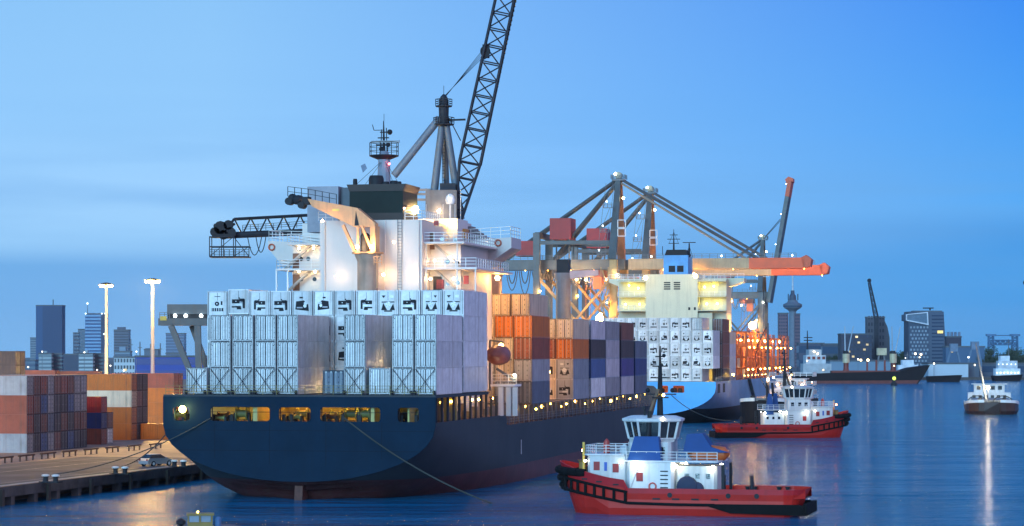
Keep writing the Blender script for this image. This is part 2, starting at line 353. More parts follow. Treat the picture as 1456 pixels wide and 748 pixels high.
def unit_mesh(k, H):
    kk = k; k = k % 4
    h = 1.10; mb = MB(); g = lambda a, b, c, d, y0=-.012, y1=.035, m=1: mb.box(a, b, y0, y1, c*H, d*H, m)
    mb.box(-h, h, .03, .10, .15, H-.12, 0)
    mb.box(-h, -h+.05, .0, .04, .15, H-.12, 1); mb.box(h-.05, h, .0, .04, .15, H-.12, 1)
    g(-.02, .02, .62, .94, .02, .035)
    if k == 0:      # wide dark recess with a pipe bend
        g(-.78, .12, .44, .60); g(.12, .70, .50, .63); g(.52, .78, .24, .60); g(-.80, .28, .27, .33); g(-.2, .34, .2, .27)
        mb.tube((.18, -.04, .50*H), (.5, -.04, .46*H), .07, n=6, mi=2); mb.box(-.3, .45, -.03, .0, .34*H, .43*H, 2); mb.box(.05, .15, -.05, 0, .62*H, .68*H, 1)
    elif k == 1:    # fan between two sloped dark panels
        mb.prism([(-.8, .22*H), (-.1, .22*H), (-.55, .5*H)], -.012, .035, 'xz', 1); mb.prism([(.8, .22*H), (.2, .22*H), (.62, .48*H)], -.012, .035, 'xz', 1)
        g(-.45, .5, .16, .21); g(-.75, .75, .52, .56)
        mb.prism([(-.75, .80*H), (-.3, .80*H), (-.52, .70*H)], -.012, .035, 'xz', 1); mb.box(.2, .7, -.02, .03, .7*H, .8*H, 2)
    elif k == 2:    # small round fan and grille
        g(-.75, .7, .2, .33); g(.42, .6, .45, .60); g(-.35, .35, .78, .80)
        for q in range(5): mb.box(-.7+.28*q, -.62+.28*q, -.025, .0, .2*H, .33*H, 2)
    else:           # compressor bay with pipes
        mb.prism([(-.8, .26*H), (.8, .2*H), (.74, .45*H), (.2, .62*H), (-.7, .58*H)], -.012, .035, 'xz', 1); mb.lathe((.35, -.02, .40*H), [(.2, 0), (.2, .05)], 10, 2, 'y'); g(-.3, .1, .70, .76); mb.tube((-.6, -.04, .33*H), (.1, -.04, .33*H), .09, n=7, mi=2)
    return mirror(mb, kk).mesh('refrigeration_unit', [WHITER, RECESS, ALU])
def fan_mesh(k, H):
    kk = k; k = k % 4; mb = MB(); r, x, z = ((.2, -.3, .52), (.33, .05, .44), (.26, -.05, .5), (.2, .42, .5))[k]
    mb.lathe((x, -.03, z*H), [(r, 0), (r, .04)], 14, 0 if k in (0, 2) else 1, 'y')
    mb.lathe((x, -.045, z*H), [(r*.3, 0), (r*.3, .02)], 8, 1, 'y')
    for q in range(4):
        t = q*math.pi/2+.4; mb.bar((x+r*.3*math.cos(t), -.04, z*H+r*.3*math.sin(t)), (x+r*.95*math.cos(t), -.04, z*H+r*.95*math.sin(t)), .06, .02, 0)
    return mirror(mb, kk).mesh('fan', [RECESS, ALU])
_cc = {}
def cached(key, fn):
    if key not in _cc: _cc[key] = fn()
    return _cc[key]
def recolour(o, m):
    o.material_slots[0].link = 'OBJECT'; o.material_slots[0].material = m
NC = [0]
def container(p, rz, colour, label, group, L=12.19, H=2.59, reefer=False, unit=None, detail=True):
    """p = middle of the bottom edge of the door end; the box runs along local +y"""
    NC[0] += 1
    e = thing('reefer_container' if reefer else 'shipping_container', label, 'container', p, rz, group); m = CC[colour]
    b = link('body', cached(('b', L, H, reefer), lambda: body_mesh(L, H, reefer)), e); recolour(b, m)
    if not detail: return e
    if unit is not None:
        u = link('refrigeration_unit', cached(('u', unit, H), lambda: unit_mesh(unit, H)), e); recolour(u, m)
        link('fan', cached(('f', unit, H), lambda: fan_mesh(unit, H)), u)
        return e
    for s in (-1, 1):
        d = link('door', cached(('d', s, H, reefer), lambda: door_mesh(s, H, reefer)), e); recolour(d, m)
        link('locking_bars', cached(('r', s, H), lambda: bars_mesh(s, H)), d)
    return e
ORD = ['', 'first', 'second', 'third', 'fourth', 'fifth', 'sixth', 'seventh', 'eighth', 'ninth', 'tenth', 'eleventh', 'twelfth', 'thirteenth']
TIER = ['bottom', 'second lowest', 'third lowest', 'fourth lowest', 'fifth lowest', 'sixth lowest']

# ---------------------------------------------------------------- ship hull
def ell(t): t = max(0, min(1, t)); return math.sqrt(max(0, 1-(1-t)**2))
def hull_w(u, h, W, L):
    hk = 2.0-3*min(1, u/6)-9*min(1, max(0, (u-5)/40)); hf = 8.2-10*min(1, u/75)
    if hf < hk+1: hf = hk+1
    a = W*ell((h-hk)/(hf-hk))
    if u > L*.70:                      # bow taper with flare
        k = max(0, min(1, (h+1)/12)); Le = L-8*(1-k); s = L*(.70+.10*k); t = max(0, min(1, (u-s)/(Le-s)))
        a *= max(0, 1-t**(1.9+.7*k))
    return a
def ship_hull(parent, W, L, top, mats, zred=2.3, name='hull'):
    """top(u) -> deck edge height; two materials: side paint and boot-topping"""
    us = [0.0, .8, 2, 4, 6, 8, 10, 13, 16, 20, 25, 30, 35.9, 36.1]+[40+5*k for k in range(int((L*.7-40)/5)+1)]
    x = us[-1]
    while x < L-.5: x += 2.5; us.append(min(x, L))
    hs0 = [-1.5, -.5, .3, 1.0, 1.6, 1.99, 2.05, 2.2, 2.5, 2.9, 3.4, 4.0, 4.7, 5.5, 6.3, 7.2]
    mb = MB(); nr = len(hs0)+1; ring = []
    for u in us:
        tp = top(u); hs = [min(h, tp) for h in hs0]+[tp]
        for sgn in (-1, 1):
            ring.append([(sgn*hull_w(u, h, W, L), u, h) for h in hs])
    for si in (0, 1):
        for i in range(len(us)-1):
            a = ring[2*i+si]; b = ring[2*i+2+si]
            for j in range(nr-1):
                q = [a[j], b[j], b[j+1], a[j+1]]
                if max(p[0]**2 for p in q) < 1e-4: continue
                if abs(a[j+1][2]-a[j][2])+abs(b[j+1][2]-b[j][2]) < 1e-4: continue
                mi = 1 if (a[j][2]+a[j+1][2])/2 < zred else 0
                mb.add(q, [(0, 1, 2, 3)], mi)
    me = mb.mesh(name, mats); bm = bmesh.new(); bm.from_mesh(me); bmesh.ops.remove_doubles(bm, verts=bm.verts, dist=.01); bmesh.ops.recalc_face_normals(bm, faces=bm.faces); bm.to_mesh(me); bm.free()
    me.polygons.foreach_set('use_smooth', [True]*len(me.polygons)); me.set_sharp_from_angle(angle=R(40))
    return link(name, me, parent)
def deck_part(parent, W, L, u0, u1, z, m, name='deck', inset=.05):
    us = [u0]+[u for u in range(int(u0)+1, int(u1), 4)]+[u1]; pts = []
    for u in us: pts.append((max(.02, hull_w(u, z, W, L)-inset), u))
    poly = [(a, u) for a, u in pts]+[(-a, u) for a, u in reversed(pts)]
    return MB().prism(poly, z-.15, z, 'xy').build(name, m, parent)
def transom_outline(W, top, n=14):
    hs = [top, 8.2, 7, 6, 5.2, 4.6, 4.0, 3.4, 2.9, 2.5, 2.2, 2.05]
    r = [(hull_w(0, h, W, 200), h) for h in hs]
    return r+[(0, 2.0)]+[(-a, h) for a, h in reversed(r)]
def rrect(x0, x1, z0, z1, r=.3):
    o = []
    for cx, cz, a0 in ((x1-r, z1-r, 0), (x0+r, z1-r, 90), (x0+r, z0+r, 180), (x1-r, z0+r, 270)):
        for k in range(3): t = R(a0+45*k); o.append((cx+r*math.cos(t), cz+r*math.sin(t)))
    return o

# ================================================================ SHIP 1 (large grey container ship)
F1 = Frame(-23.37, 268.75); TH = -F1.th
def build_ship1():
    S = thing('container_ship', 'large slate grey container ship, stern towards the viewer, stacked with white reefer boxes', 'container ship', F1.W(0, 0, 0), TH)
    W, L = 15.5, 193
    HULL = M('slate_hull_paint', (.046, .055, .066), .6, spec=.15, var=.16, scale=.12, streak=.25, dirt=(.03, .04, .055), bump=.12, bscale=.8)
    BOOT = M('boot_topping_red', (.085, .018, .018), .6, var=.4, scale=.3, streak=.4)
    INN = M('mooring_deck_paint', (.50, .45, .16), .6, var=.2); DK = M('ship_deck_paint', (.10, .05, .035), .7, var=.3)
    top = lambda u: 8.56 if u < 36 else (7.3 if u < 150 else 7.3+3*min(1, (u-150)/25))
    ship_hull(S, W, L, top, [HULL, BOOT])
    OUT = transom_outline(W, 11.3)
    hx = lambda a, b, z0=8.62, z1=10.15: rrect(F1.v(a, 0), F1.v(b, 0), z0, z1)
    MB().plate(OUT, [hx(246, 270), hx(300, 384), hx(397, 442), hx(456, 541), hx(566, 596)], -.12, 0.0).build('transom', M('transom_paint', (.005, .020, .042), .6, spec=.06, var=.2, scale=.25, streak=.35, dirt=(.008, .02, .035), bump=.15, bscale=.6), S)
    deck_part(S, W, L, .1, 36, 8.45, DK, 'mooring_deck'); deck_part(S, W, L, 36.1, 192, 7.15, DK, 'main_deck')
    # poop deck above the mooring space
    BX(-W, W, .02, 26, 11.2, 11.5).build('poop_deck', HULL, S)
    BX(-W+.6, W-.6, 12, 12.3, 8.45, 11.2).build('bulkhead', INN, S)
    BX(-5.3, -4.8, .5, 12, 8.45, 11.2).build('bulkhead', INN, S); BX(8.1, 8.5, .5, 12, 8.45, 11.2).build('bulkhead', INN, S)
    # winches and bollards seen through the openings
    WG = M('winch_green', (.22, .24, .08), .5)
    for px, u, r, dk in ((345, 3.5, .75, 0), (318, 4.5, .5, 1), (372, 5, .8, 1), (312, 2.2, .3, 0), (420, 4, .4, 0), (430, 6, .7, 0), (470, 3.5, .45, 1), (500, 5, .75, 0), (520, 3.2, .8, 0), (536, 4.5, .5, 1), (478, 7, .6, 0), (575, 3.4, .6, 1), (588, 4, .7, 0), (258, 3.6, .6, 0)):
        x = F1.v(px, u); z = 8.5+r+.1; wl = 1.3
        mb = MB().lathe((x-wl/2, u, z), [(r, 0), (r, .12), (r*.55, .13), (r*.55, wl-.13), (r, wl-.12), (r, wl)], 16, 0, 'x')
        mb.box(x-wl/2-.3, x-wl/2, u-.3, u+.3, 8.45, z+.1, 1); mb.box(x+wl/2, x+wl/2+.25, u-.3, u+.3, 8.45, z+.1, 1)
        mb.build('winch', [RUSTY if dk else WG, DARK], S)
    for px in (304, 330, 362, 404, 415, 462, 488, 512, 531, 571, 592):
        x = F1.v(px, 1.2); BX(x-.16, x+.16, 1.0, 1.3, 8.45, 9.35).build('bollard', DARK, S)
    lf = MB()
    for px in (300, 384, 397, 442, 456, 541, 566, 596): x = F1.v(px, -.1); lf.box(x-.05, x+.05, .3, .4, 8.5, 11.2)
    for a, b_ in ((300, 384), (397, 442), (456, 541), (566, 596)):
        lf.bar((F1.v(a, .3), .35, 9.6), (F1.v(b_, .3), .35, 9.6), .05)
    lf.build('opening_guard_rail', DARK, S)
    for px, c, s in ((262, YEL, 40), (336, YEL, 70), (372, YEL, 26), (412, WARM, 70), (434, WARM, 26), (486, WARM, 36), (522, YEL, 60), (538, YEL, 30), (592, YEL, 20)):
        lamp(S, (F1.v(px, 6), 6, 10.95), .16, c, s*8)
    lamp(S, (F1.v(259.5, -.9), -.9, F1.h(582, -.9, -13)), .40, (1, .70, .16), 60, 'stern_floodlight')
    MB().bar((F1.v(261, -.1), -.1, 10.4), (F1.v(260, -.9), -.9, 10.1), .1).build('floodlight_arm', DARK, S)
    # open side of the poop: pillars, lit inner wall, deck house ends
    for k in range(13):
        u = .5+k*2.75; BX(W-.28, W-.03, u, u+.28, 8.5, 11.2 if u < 26 else 10.9).build('side_pillar', HULL, S)
        BX(-W+.03, -W+.28, u, u+.28, 8.5, 11.2).build('side_pillar', HULL, S)
    BX(W-3.4, W-3.2, 1, 11.9, 8.45, 11.2).build('bulkhead', M('bulkhead_yellow', (.5, .46, .16), .6), S)
    BX(W-3.4, W-3.2, 12.4, 36, 8.45, 11.2).build('bulkhead', WHITE, S)
    for u, s, c in ((2, 10, YEL), (7, 10, WARM), (12, 70, WARM), (16, 30, YEL), (19, 80, WARM), (22.5, 90, YEL), (26, 60, YEL), (30, 60, WARM), (33.5, 50, WARM)):
        lamp(S, (W-1.2, u, 10.6), .13, c, s*1.6)
    mb = MB()
    for k in range(9): u = 3+k*3.6; mb.box(W-2.6, W-1.9, u, u+1.2, 8.5, 9.2+.5*(k % 3)); mb.lathe((W-1.4, u+1.8, 8.5), [(.22, 0), (.22, .9)], 8)
    mb.build('deck_equipment', M('deck_gear_paint', (.25, .20, .15), .6), S, kind='stuff')
    # hatch coamings and lashing-deck stanchions forward, with passageway lights
    CO = M('coaming_paint', (.07, .06, .06), .6)
    BX(-12.6, 12.6, 36.5, 150, 7.2, 9.45).build('hatch_coaming', CO, S)
    BX(-15.3, 15.3, 52, 150, 9.45, 9.58).build('lashing_deck', CO, S)
    for k in range(38):
        u = 38+k*3.0; BX(W-.22, W-.04, u, u+.2, 7.2, 9.5).build('stanchion', STEEL, S)
        if k % 2 == 0: BX(-W+.04, -W+.22, u, u+.2, 7.2, 9.5).build('stanchion', STEEL, S)
    for k, u in enumerate((39.5, 44, 49, 56, 60, 66, 73, 77, 84, 91, 97, 103, 113, 118, 124, 131, 138, 146)):
        lamp(S, (W-.4, u, 8.8+.25*(k % 3)), .13 if k % 4 else .22, YEL if k % 2 else WARM, 45)
    MB().rail([(W-.1, 36.6, 7.3), (W-.1, 150, 7.3)], 1.0, 1.5, .025).build('railing', STEEL, S)
    MB().rail([(-W+.3, -.03, 11.5), (W-.3, -.03, 11.5)], 1.0, 1.6, .022).build('railing', M('rail_yellow', (.25, .20, .05), .6), S)
    # rudder, draft of the stern
    mb = MB().prism([(-.2, -2), (3.6, -2), (3.4, 2.6), (.4, 2.2)], -.45, .45, 'yz'); mb.build('rudder', M('rudder_red', (.10, .03, .02), .7, var=.5, scale=1.5), S)
    SEAM = M('plate_seam', (.003, .010, .022), .6, spec=.1)
    for z_ in (7.6, 5.4):
        a_ = hull_w(0, z_, W, 200)-.1; BX(-a_, a_, -.135, -.119, z_-.03, z_+.03).build('plate_seam', SEAM, S)
    for v_ in (-9.5, -3.2, 3.2, 9.5): BX(v_-.03, v_+.03, -.138, -.119, 3.4+abs(v_)*.12, 8.5).build('plate_seam', SEAM, S)
    # hose / draft marks on the side and a pale vent
    MB().box(W-.02, W+.05, 44.5, 44.8, 3.4, 5.2).build('draught_mark', M('mark_white', (.5, .52, .55), .6), S)
    # ---- accommodation
    hw = lambda px, u: F1.v(px, u); hz = lambda py, u, v=0: F1.h(py, u, v)
    WALL = M('superstructure_white', (.64, .58, .54), .5, var=.05, streak=.18, dirt=(.5, .4, .3))
    T = [(hw(455, 25), 25), (hw(600, 25), 25)]
    BX(T[0][0], T[1][0], 25, 38, 11.5, 31.9).build('casing_tower', WALL, S)
    sx = hw(658, 30)
    BX(T[1][0]-.3, sx, 29, 46, 11.5, 29.2).build('deckhouse', WALL, S)      # starboard block
    BX(hw(416, 29), T[0][0]+.3, 29, 46, 11.5, 29.2).build('deckhouse', WALL, S)    # port block
    def deck_slab(x0, x1, y0, y1, z, nm='balcony_deck'):
        BX(x0, x1, y0, y1, z-.22, z).build(nm, WALL, S)
    DZ = [26.25, 29.3]
    for z in DZ:
        deck_slab(T[1][0]-.1, hw(678 if z < 28 else 660, 26), 26, 46.4, z)
        MB().rail([(T[1][0], 26.1, z), (hw(678 if z < 28 else 660, 26)-.1, 26.1, z), (hw(678 if z < 28 else 660, 26)-.1, 44, z)], 1.1, 1.3, .03).build('railing', WHITE, S)
    deck_slab(hw(392, 26), T[0][0]+.1, 26, 46.4, 26.25); deck_slab(hw(407, 26), T[0][0]+.1, 26, 46.4, 29.3)
    MB().rail([(T[0][0], 26.1, 26.25), (hw(392, 26)+.1, 26.1, 26.25), (hw(392, 26)+.1, 44, 26.25)], 1.1, 1.3, .03).build('railing', WHITE, S)
    MB().rail([(T[0][0], 26.1, 29.3), (hw(407, 26)+.1, 26.1, 29.3), (hw(407, 26)+.1, 44, 29.3)], 1.1, 1.3, .03).build('railing', WHITE, S)
    for px in (393, 409):
        x = hw(px, 26.3); MB().bar((x, 26.3, 11.5), (x, 26.3, 26.1), .16).build('deck_post', WHITE, S)
    for px in (606, 650, 676):
        x = hw(px, 26.3); MB().bar((x, 26.3, 11.5), (x, 26.3, 26.1), .14).build('deck_post', WHITE, S)
        if px < 670: MB().bar((x, 26.3, 26.25), (x, 26.3, 29.1), .12).build('deck_post', WHITE, S)
    # inclined stairs
    for x, z, d, y in ((hw(618, 28), 29.1, 1, 28), (hw(618, 28), 26.1, 1, 28), (hw(442, 28), 29.1, -1, 28), (hw(442, 28), 26.1, -1, 28)):
        mb = MB(); 
        for o_ in (-.35, .35): mb.bar((x, y+o_, z), (x+d*3.3, y+o_, z-2.9), .09, .2)
        for k in range(9): mb.box(x+d*(.3+.33*k)-.12, x+d*(.3+.33*k)+.12, y-.35, y+.35, z-.33-.3*k, z-.28-.3*k)
        mb.build('stairway', M('stair_grey', (.30, .28, .26), .6), S)
    # doors, lockers, windows on the aft faces
    for px, py, ww, hh, m in ((622, 405, 1.0, 2.0, DARK), (585+26, 372, .0, .0, None), (626, 404, .9, 1.1, REDH), (663, 398, .6, 1.0, REDH)):
        if m: x = hw(px, 28.9); z = hz(py, 28.9, x); BX(x-ww/2, x+ww/2, 28.8, 28.99, z-hh/2, z+hh/2).build('locker' if m is REDH else 'door', m, S)
    BX(hw(617, 27), hw(623, 27), 26.9, 27.2, hz(322, 27), hz(315, 27)).build('locker', REDH, S)
    # bridge deck with full-width wings
    u0, u1 = 44, 50
    yw = lambda py: hz(py, u0, 8)
    xr, xl = hw(727, u0), hw(381, u0)
    BX(hw(430, u0), hw(655, u0), u0, u1, 27.2, yw(315)).build('wheelhouse', WALL, S)
    x0 = hw(655, u0)
    MB().prism([(x0, yw(342)), (xr, yw(338)), (xr, yw(353)), (hw(690, u0), yw(378)), (x0, yw(380))], u0, u1, 'xz').build('bridge_wing', WALL, S)
    x1 = hw(430, u0)
    MB().prism([(x1, yw(342)), (xl, yw(340)), (xl, yw(350)), (hw(400, u0), yw(374)), (x1, yw(378))], u0, u1, 'xz').build('bridge_wing', WALL, S)
    MB().rail([(x0, u0+.1, yw(342)), (xr-.1, u0+.1, yw(338)), (xr-.1, u1, yw(338))], 1.35, 1.4, .03).build('railing', WHITE, S)
    MB().rail([(x1, u0+.1, yw(342)), (xl+.1, u0+.1, yw(340)), (xl+.1, u1, yw(340))], 1.35, 1.4, .03).build('railing', WHITE, S)
    for x, z in ((hw(708, u0-.15), yw(346)), (hw(386, u0-.15), yw(349))):
        mb = MB(); mb.add([], [])
        pts = [(x+.38*math.cos(R(a)), u0-.12, z+.38*math.sin(R(a))) for a in range(0, 361, 30)]; mb.path(pts, .10, 6); mb.build('lifebuoy', M('lifebuoy_orange', (.5, .10, .04), .6), S)
    for px, py in ((428, 368), (438, 368), (428, 397), (447, 397), (628, 340), (647, 341), (636, 372), (650, 374), (607, 374), (651, 402), (637, 403)):
        x = hw(px, 28.9); z = hz(py, 28.9, x); MB().lathe((x, 28.95, z), [(.26, 0), (.26, .05)], 12, 0, 'y').build('porthole', GLASS, S)
    for px, py in ((421, 402), (421, 372), (613, 343), (603, 404)):
        x = hw(px, 28.9); z = hz(py, 28.9, x); BX(x-.42, x+.42, 28.9, 28.99, z-1.0, z+1.0).build('door', M('door_brown', (.16, .08, .05), .6), S)
    for px in (462, 548, 596):
        x = hw(px, 25); MB().tube((x, 24.85, 12), (x, 24.85, 31.8), .09, n=6).build('drain_pipe', WALL, S)
    mb = MB()
    for k in range(24): mb.bar((hw(566, 25), 24.8, 23.5+.35*k), (hw(566, 25)+.5, 24.8, 23.5+.35*k), .05)
    mb.bar((hw(566, 25), 24.8, 12), (hw(566, 25), 24.8, 31.9), .06).bar((hw(566, 25)+.5, 24.8, 12), (hw(566, 25)+.5, 24.8, 31.9), .06); mb.build('wall_ladder', STEEL, S)
    for px, u_, z_, q_ in ((469, 9, 12.2, 330), (559, 8, 14.9, 200)): lamp(S, (hw(px, u_), u_, z_), .12, (1, .62, .28), q_)
    # wheelhouse windows aft (individual panes)
    for k in range(5):
        x = hw(604+k*9, 43.9); BX(x-.3, x+.3, u0-.04, u0+.01, yw(333), yw(322)).build('window', GLASS, S)
    BX(hw(600, 40), hw(655, 40), 38.2, 43.9, 29.3, hz(312, 40, 7)).build('chart_room', WALL, S)
    lamp(S, (hw(612, 37.6), 37.6, hz(322, 37.6, 6)), .2, YEL, 120); lamp(S, (hw(640, 37.6), 37.6, hz(318, 37.6, 6)), .22, YEL, 160)
    # satellite dome, posts on monkey island
    mb = MB().tube((hw(640, 44), 44, hz(312, 44, 8)), (hw(640, 44), 44, hz(290, 44, 8)), .12).lathe((hw(640, 44), 44, hz(290, 44, 8)), [(.5, 0), (.62, .5), (.5, 1.0), (.2, 1.25), (.02, 1.3)], 12)
    mb.build('satellite_dome', WHITE, S, smooth=True)
    mb = MB()
    for px in (606, 630, 647, 655): mb.tube((hw(px, 45), 45, 31), (hw(px, 45), 45, hz(290 if px != 655 else 270, 45, 8)), .04, n=5)
    mb.build('aerial', WHITE, S)
    # lifeboat-orange float gear beside the wheelhouse
    BX(hw(655, 42), hw(664, 42), 41, 43, hz(340, 42, 8), hz(326, 42, 8)).build('life_raft', M('raft_orange', (.6, .25, .04), .6), S)
    mb = MB()
    for k in range(6): a = hw(666+4*k, 46); mb.box(a, a+.5, 45.5, 48, 29.8, hz(322+3*k, 46, 9))
    mb.build('stepped_awning', M('awning_grey', (.22, .2, .2), .7), S)
    # funnel
    FG = M('funnel_black_green', (.008, .016, .014), .6, spec=.2, var=.3); FB = M('funnel_rust_top', (.022, .010, .008), .6, var=.4)
    fu = 30; fx0, fx1 = hw(497, fu), hw(573, fu); zt = hz(262, fu); zm = hz(272, fu)
    MB().prism([(fx0, 31.9), (fx1, 31.9), (fx1, zm), (fx0, zm)], fu, fu+7, 'xz').build('funnel', FG, S)
    MB().prism([(fx0, zm), (fx1, zm), (fx1+.35, zt), (fx0-.35, zt)], fu-.1, fu+7.1, 'xz').build('funnel_cap', FB, S)
    BX(fx0-.05, fx1+.05, fu-.08, fu+7.08, 31.9, hz(303, fu)).build('funnel_band', FB, S)
    for px, r, h in ((535, .95, 1.25), (505, .28, .9), (560, .5, .6), (567, .35, .5), (548, .5, .5)):
        x = hw(px, fu+3); MB().lathe((x, fu+3, zt), [(r, 0), (r, h*.7), (r*.85, h), (.05, h)], 12).build('exhaust_pipe', DARK, S, smooth=True)
    BX(hw(437, 32), hw(481, 32), 32, 38, 31.9-1.0, hz(264, 32)).build('plant_room', M('plant_room_grey', (.34, .36, .42), .6), S)
    BX(hw(478, 33), fx0-.1, 33, 38.1, 31.9, hz(266, 33)).build('louvre_casing', M('louvre_grey', (.10, .12, .15), .6), S)
    MB().rail([(hw(453, 25.2), 25.15, 31.9), (hw(494, 25.2), 25.15, 31.9)], 1.1, 1, .03).build('railing', WHITE, S)
    MB().rail([(hw(576, 25.2), 25.15, 31.9), (hw(600, 25.2), 25.15, 31.9), (hw(600, 25.2), 34, 31.9)], 1.1, 1, .03).build('railing', WHITE, S)
    lamp(S, (hw(589, 36), 36, hz(298, 36, 6)), .55, (1, .60, .22), 700, 'funnel_floodlight')
    lamp(S, (hw(575, 28), 28, hz(296, 28, 6)), .12, (1, .5, .3), 20)
    # radar mast
    mu = 40; mx = hw(546, mu); G = DARK
    z = lambda py: hz(py, mu, mx)
    mb = MB().lathe((mx, mu, 31.5), [(1.05, 0), (.75, z(222)-31.5), (.5, z(215)-31.5)], 12); mb.build('mast_column', M('mast_grey', (.2, .24, .3), .5), S)
    mb = MB().lathe((mx, mu, z(227)), [(.8, 0), (1.9, z(222)-z(227)), (1.9, z(221)-z(227)), (.3, z(221)-z(227)+.01)], 12)
    r = 1.85; pts = [(mx+r*math.cos(R(a)), mu+r*math.sin(R(a)), z(221)) for a in range(0, 361, 45)]; mb.rail(pts, 1.6, 1.5, .03)
    mb.build('mast_platform', G, S)
    mb = MB().tube((mx, mu, z(222)), (mx-.05, mu, z(172)), .22, .06).tube((mx, mu, z(172)), (mx, mu, z(162)), .03)
    for py, wd in ((206, 1.0), (196, .8), (188, .5)): mb.bar((mx-wd, mu, z(py)), (mx+wd*.8, mu, z(py)), .14)
    mb.bar((mx-1.3, mu, z(185)), (mx, mu, z(185)), .08).bar((mx-1.3, mu, z(185)), (mx-1.5, mu, z(177)), .08).bar((mx+.4, mu, z(222)), (mx+.3, mu, z(182)), .1).bar((mx-.45, mu, z(222)), (mx-.3, mu, z(184)), .1)
    mb.ball((mx+.75, mu, z(188)), .35).ball((mx+.55, mu, z(206)), .3).ball((mx-.3, mu, z(212)), .35); mb.build('signal_mast', G, S)
    MB().box(mx-1.6, mx+2.0, mu-.15, mu+.15, z(203), z(200)).build('radar_scanner', M('scanner_grey', (.25, .27, .3), .5), S)
    lamp(S, (mx+.9, mu-.9, z(234)), .12, (1, .1, .1), 40)
    mb = MB()
    for px in (500, 515, 562, 590): mb.tube((mx, mu, z(226)), (hw(px, 34), 34, hz(268 if px < 580 else 300, 34)), .03, n=4)
    mb.build('mast_stay', DARK, S)
    mb = MB().prism([(hw(513, 39), z(236)), (hw(519, 39), z(233)), (hw(522, 39), z(240)), (hw(516, 39), z(246))], 38.97, 39.0, 'xz'); mb.build('signal_flag', M('flag_cloth', (.25, .3, .4), .8), S)
    # stern provision crane with pedestal
    CR = M('provision_crane_paint', (.68, .34, .14), .5, var=.2, streak=.4); cu = 21.5
    X = lambda px: hw(px, cu); Z = lambda py: hz(py, cu, X(520))
    pc = MB().lathe((X(523), cu, 11.5), [(1.25, 0), (1.25, Z(372)-11.5), (1.55, Z(364)-11.5), (1.55, Z(361)-11.5)], 14); pc.build('crane_pedestal', M('crane_pedestal_paint', (.50, .33, .24), .6, var=.25, streak=.5), S, smooth=True)
    mb = MB().lathe((X(523), cu, Z(361)), [(1.9, 0), (1.9, .18)], 14)
    mb.bar((X(512), cu-.9, Z(361)), (X(512), cu-.9, Z(322)), .25).bar((X(535), cu-.9, Z(361)), (X(535), cu-.9, Z(322)), .3).bar((X(512), cu+.9, Z(361)), (X(512), cu+.9, Z(322)), .25)
    mb.box(X(529), X(537), cu-.8, cu+.9, Z(361), Z(322)).bar((X(518), cu-1, Z(322)), (X(533), cu-1, Z(360)), .3); mb.build('crane_turret', CR, S)
    MB().lathe((X(520), cu-.2, Z(358)), [(.6, 0), (.6, 1.9), (.3, 2.2)], 10).build('crane_winch', DARK, S)
    MB().prism([(X(440), Z(282)), (X(510), Z(296)), (X(536), Z(318)), (X(535), Z(323)), (X(506), Z(323)), (X(446), Z(293))], cu-.75, cu+.6, 'xz').build('crane_jib', CR, S)
    MB().prism([(X(508.5), Z(300)), (X(513), Z(321)), (X(506.5), Z(321))], cu-.78, cu-.755, 'xz').build('jib_marking', DARK, S)
    BX(X(475), X(485), cu-.78, cu-.755, Z(300), Z(297)).build('jib_marking', M('marking_yellow', (.8, .6, .1), .5), S)
    mb = MB().ball((X(424), cu, Z(283)), .85, sz=.7).ball((X(416), cu, Z(281)), .6).tube((X(412), cu-.6, Z(285)), (X(412), cu+.6, Z(285)), .45, n=10).box(X(424), X(441), cu-.5, cu+.5, Z(290), Z(279)).tube((X(430), cu-.7, Z(291)), (X(430), cu+.7, Z(291)), .4, n=10)
    mb.build('jib_head', DARK, S)
    MB().rail([(X(411), cu-.5, Z(278)), (X(440), cu-.5, Z(282)), (X(480), cu-.5, Z(290))], 1.15, .9, .03, mids=1).build('jib_railing', DARK, S)
    MB().bar((X(489), cu-.3, Z(320)), (X(506), cu-.3, Z(358)), .42, .35).build('luffing_cylinder', CR, S)
    mb = MB()
    for o_ in (0, .5): mb.bar((X(539), cu-1+o_, Z(410)), (X(539), cu-1+o_, Z(362)), .07)
    for k in range(12): mb.bar((X(539), cu-1, Z(410-4*k)), (X(539), cu-.5, Z(410-4*k)), .05)
    mb.rail([(X(537), cu-1.6, Z(378)), (X(548), cu-1.6, Z(378))], 1.0, .5, .03); mb.build('crane_ladder', CR, S)
    lamp(S, (X(514), cu-1.9, Z(352)), .2, (1, .62, .30), 420, 'added_crane_lamp'); lamp(S, (X(534), cu-1.9, Z(352)), .2, (1, .62, .30), 420, 'added_crane_lamp'); lamp(S, (X(466), cu-2.2, Z(315)), .16, (1, .55, .2), 260, 'added_crane_lamp')  # lamps added on the crane to light its jib and the wall behind
    # warm deck floodlights that wash the white walls
    for px, py, r, s in ((480, 392, .16, 110), (545, 391, .16, 230), (618, 370, .14, 260), (640, 365, .14, 260), (612, 396, .16, 200), (645, 396, .16, 200), (583, 391, .14, 160), (560, 345, .15, 60)):
        lamp(S, (hw(px, 23.6 if px < 600 else 27.2), 23.6 if px < 600 else 27.2, hz(py, 24)), r, (1, .64, .32), s)
    for px, py in ((425, 352), (446, 352), (425, 385), (448, 386)):
        lamp(S, (hw(px, 27.4), 27.4, hz(py, 27)), .13, (1, .72, .38), 200)
    # forward-facing floodlights over the cargo deck
    for x_, y_, z_, q_ in ((12.6, 44, 25.5, 1700), (13.5, 42, 17, 800), (5, 51.3, 28, 1500), (9, 71.5, 22.5, 1300), (13.4, 72.5, 13.5, 500), (13.0, 116, 21.5, 700)): lamp(S, (x_, y_, z_), .30, (1, .50, .14), q_, 'deck_floodlight')
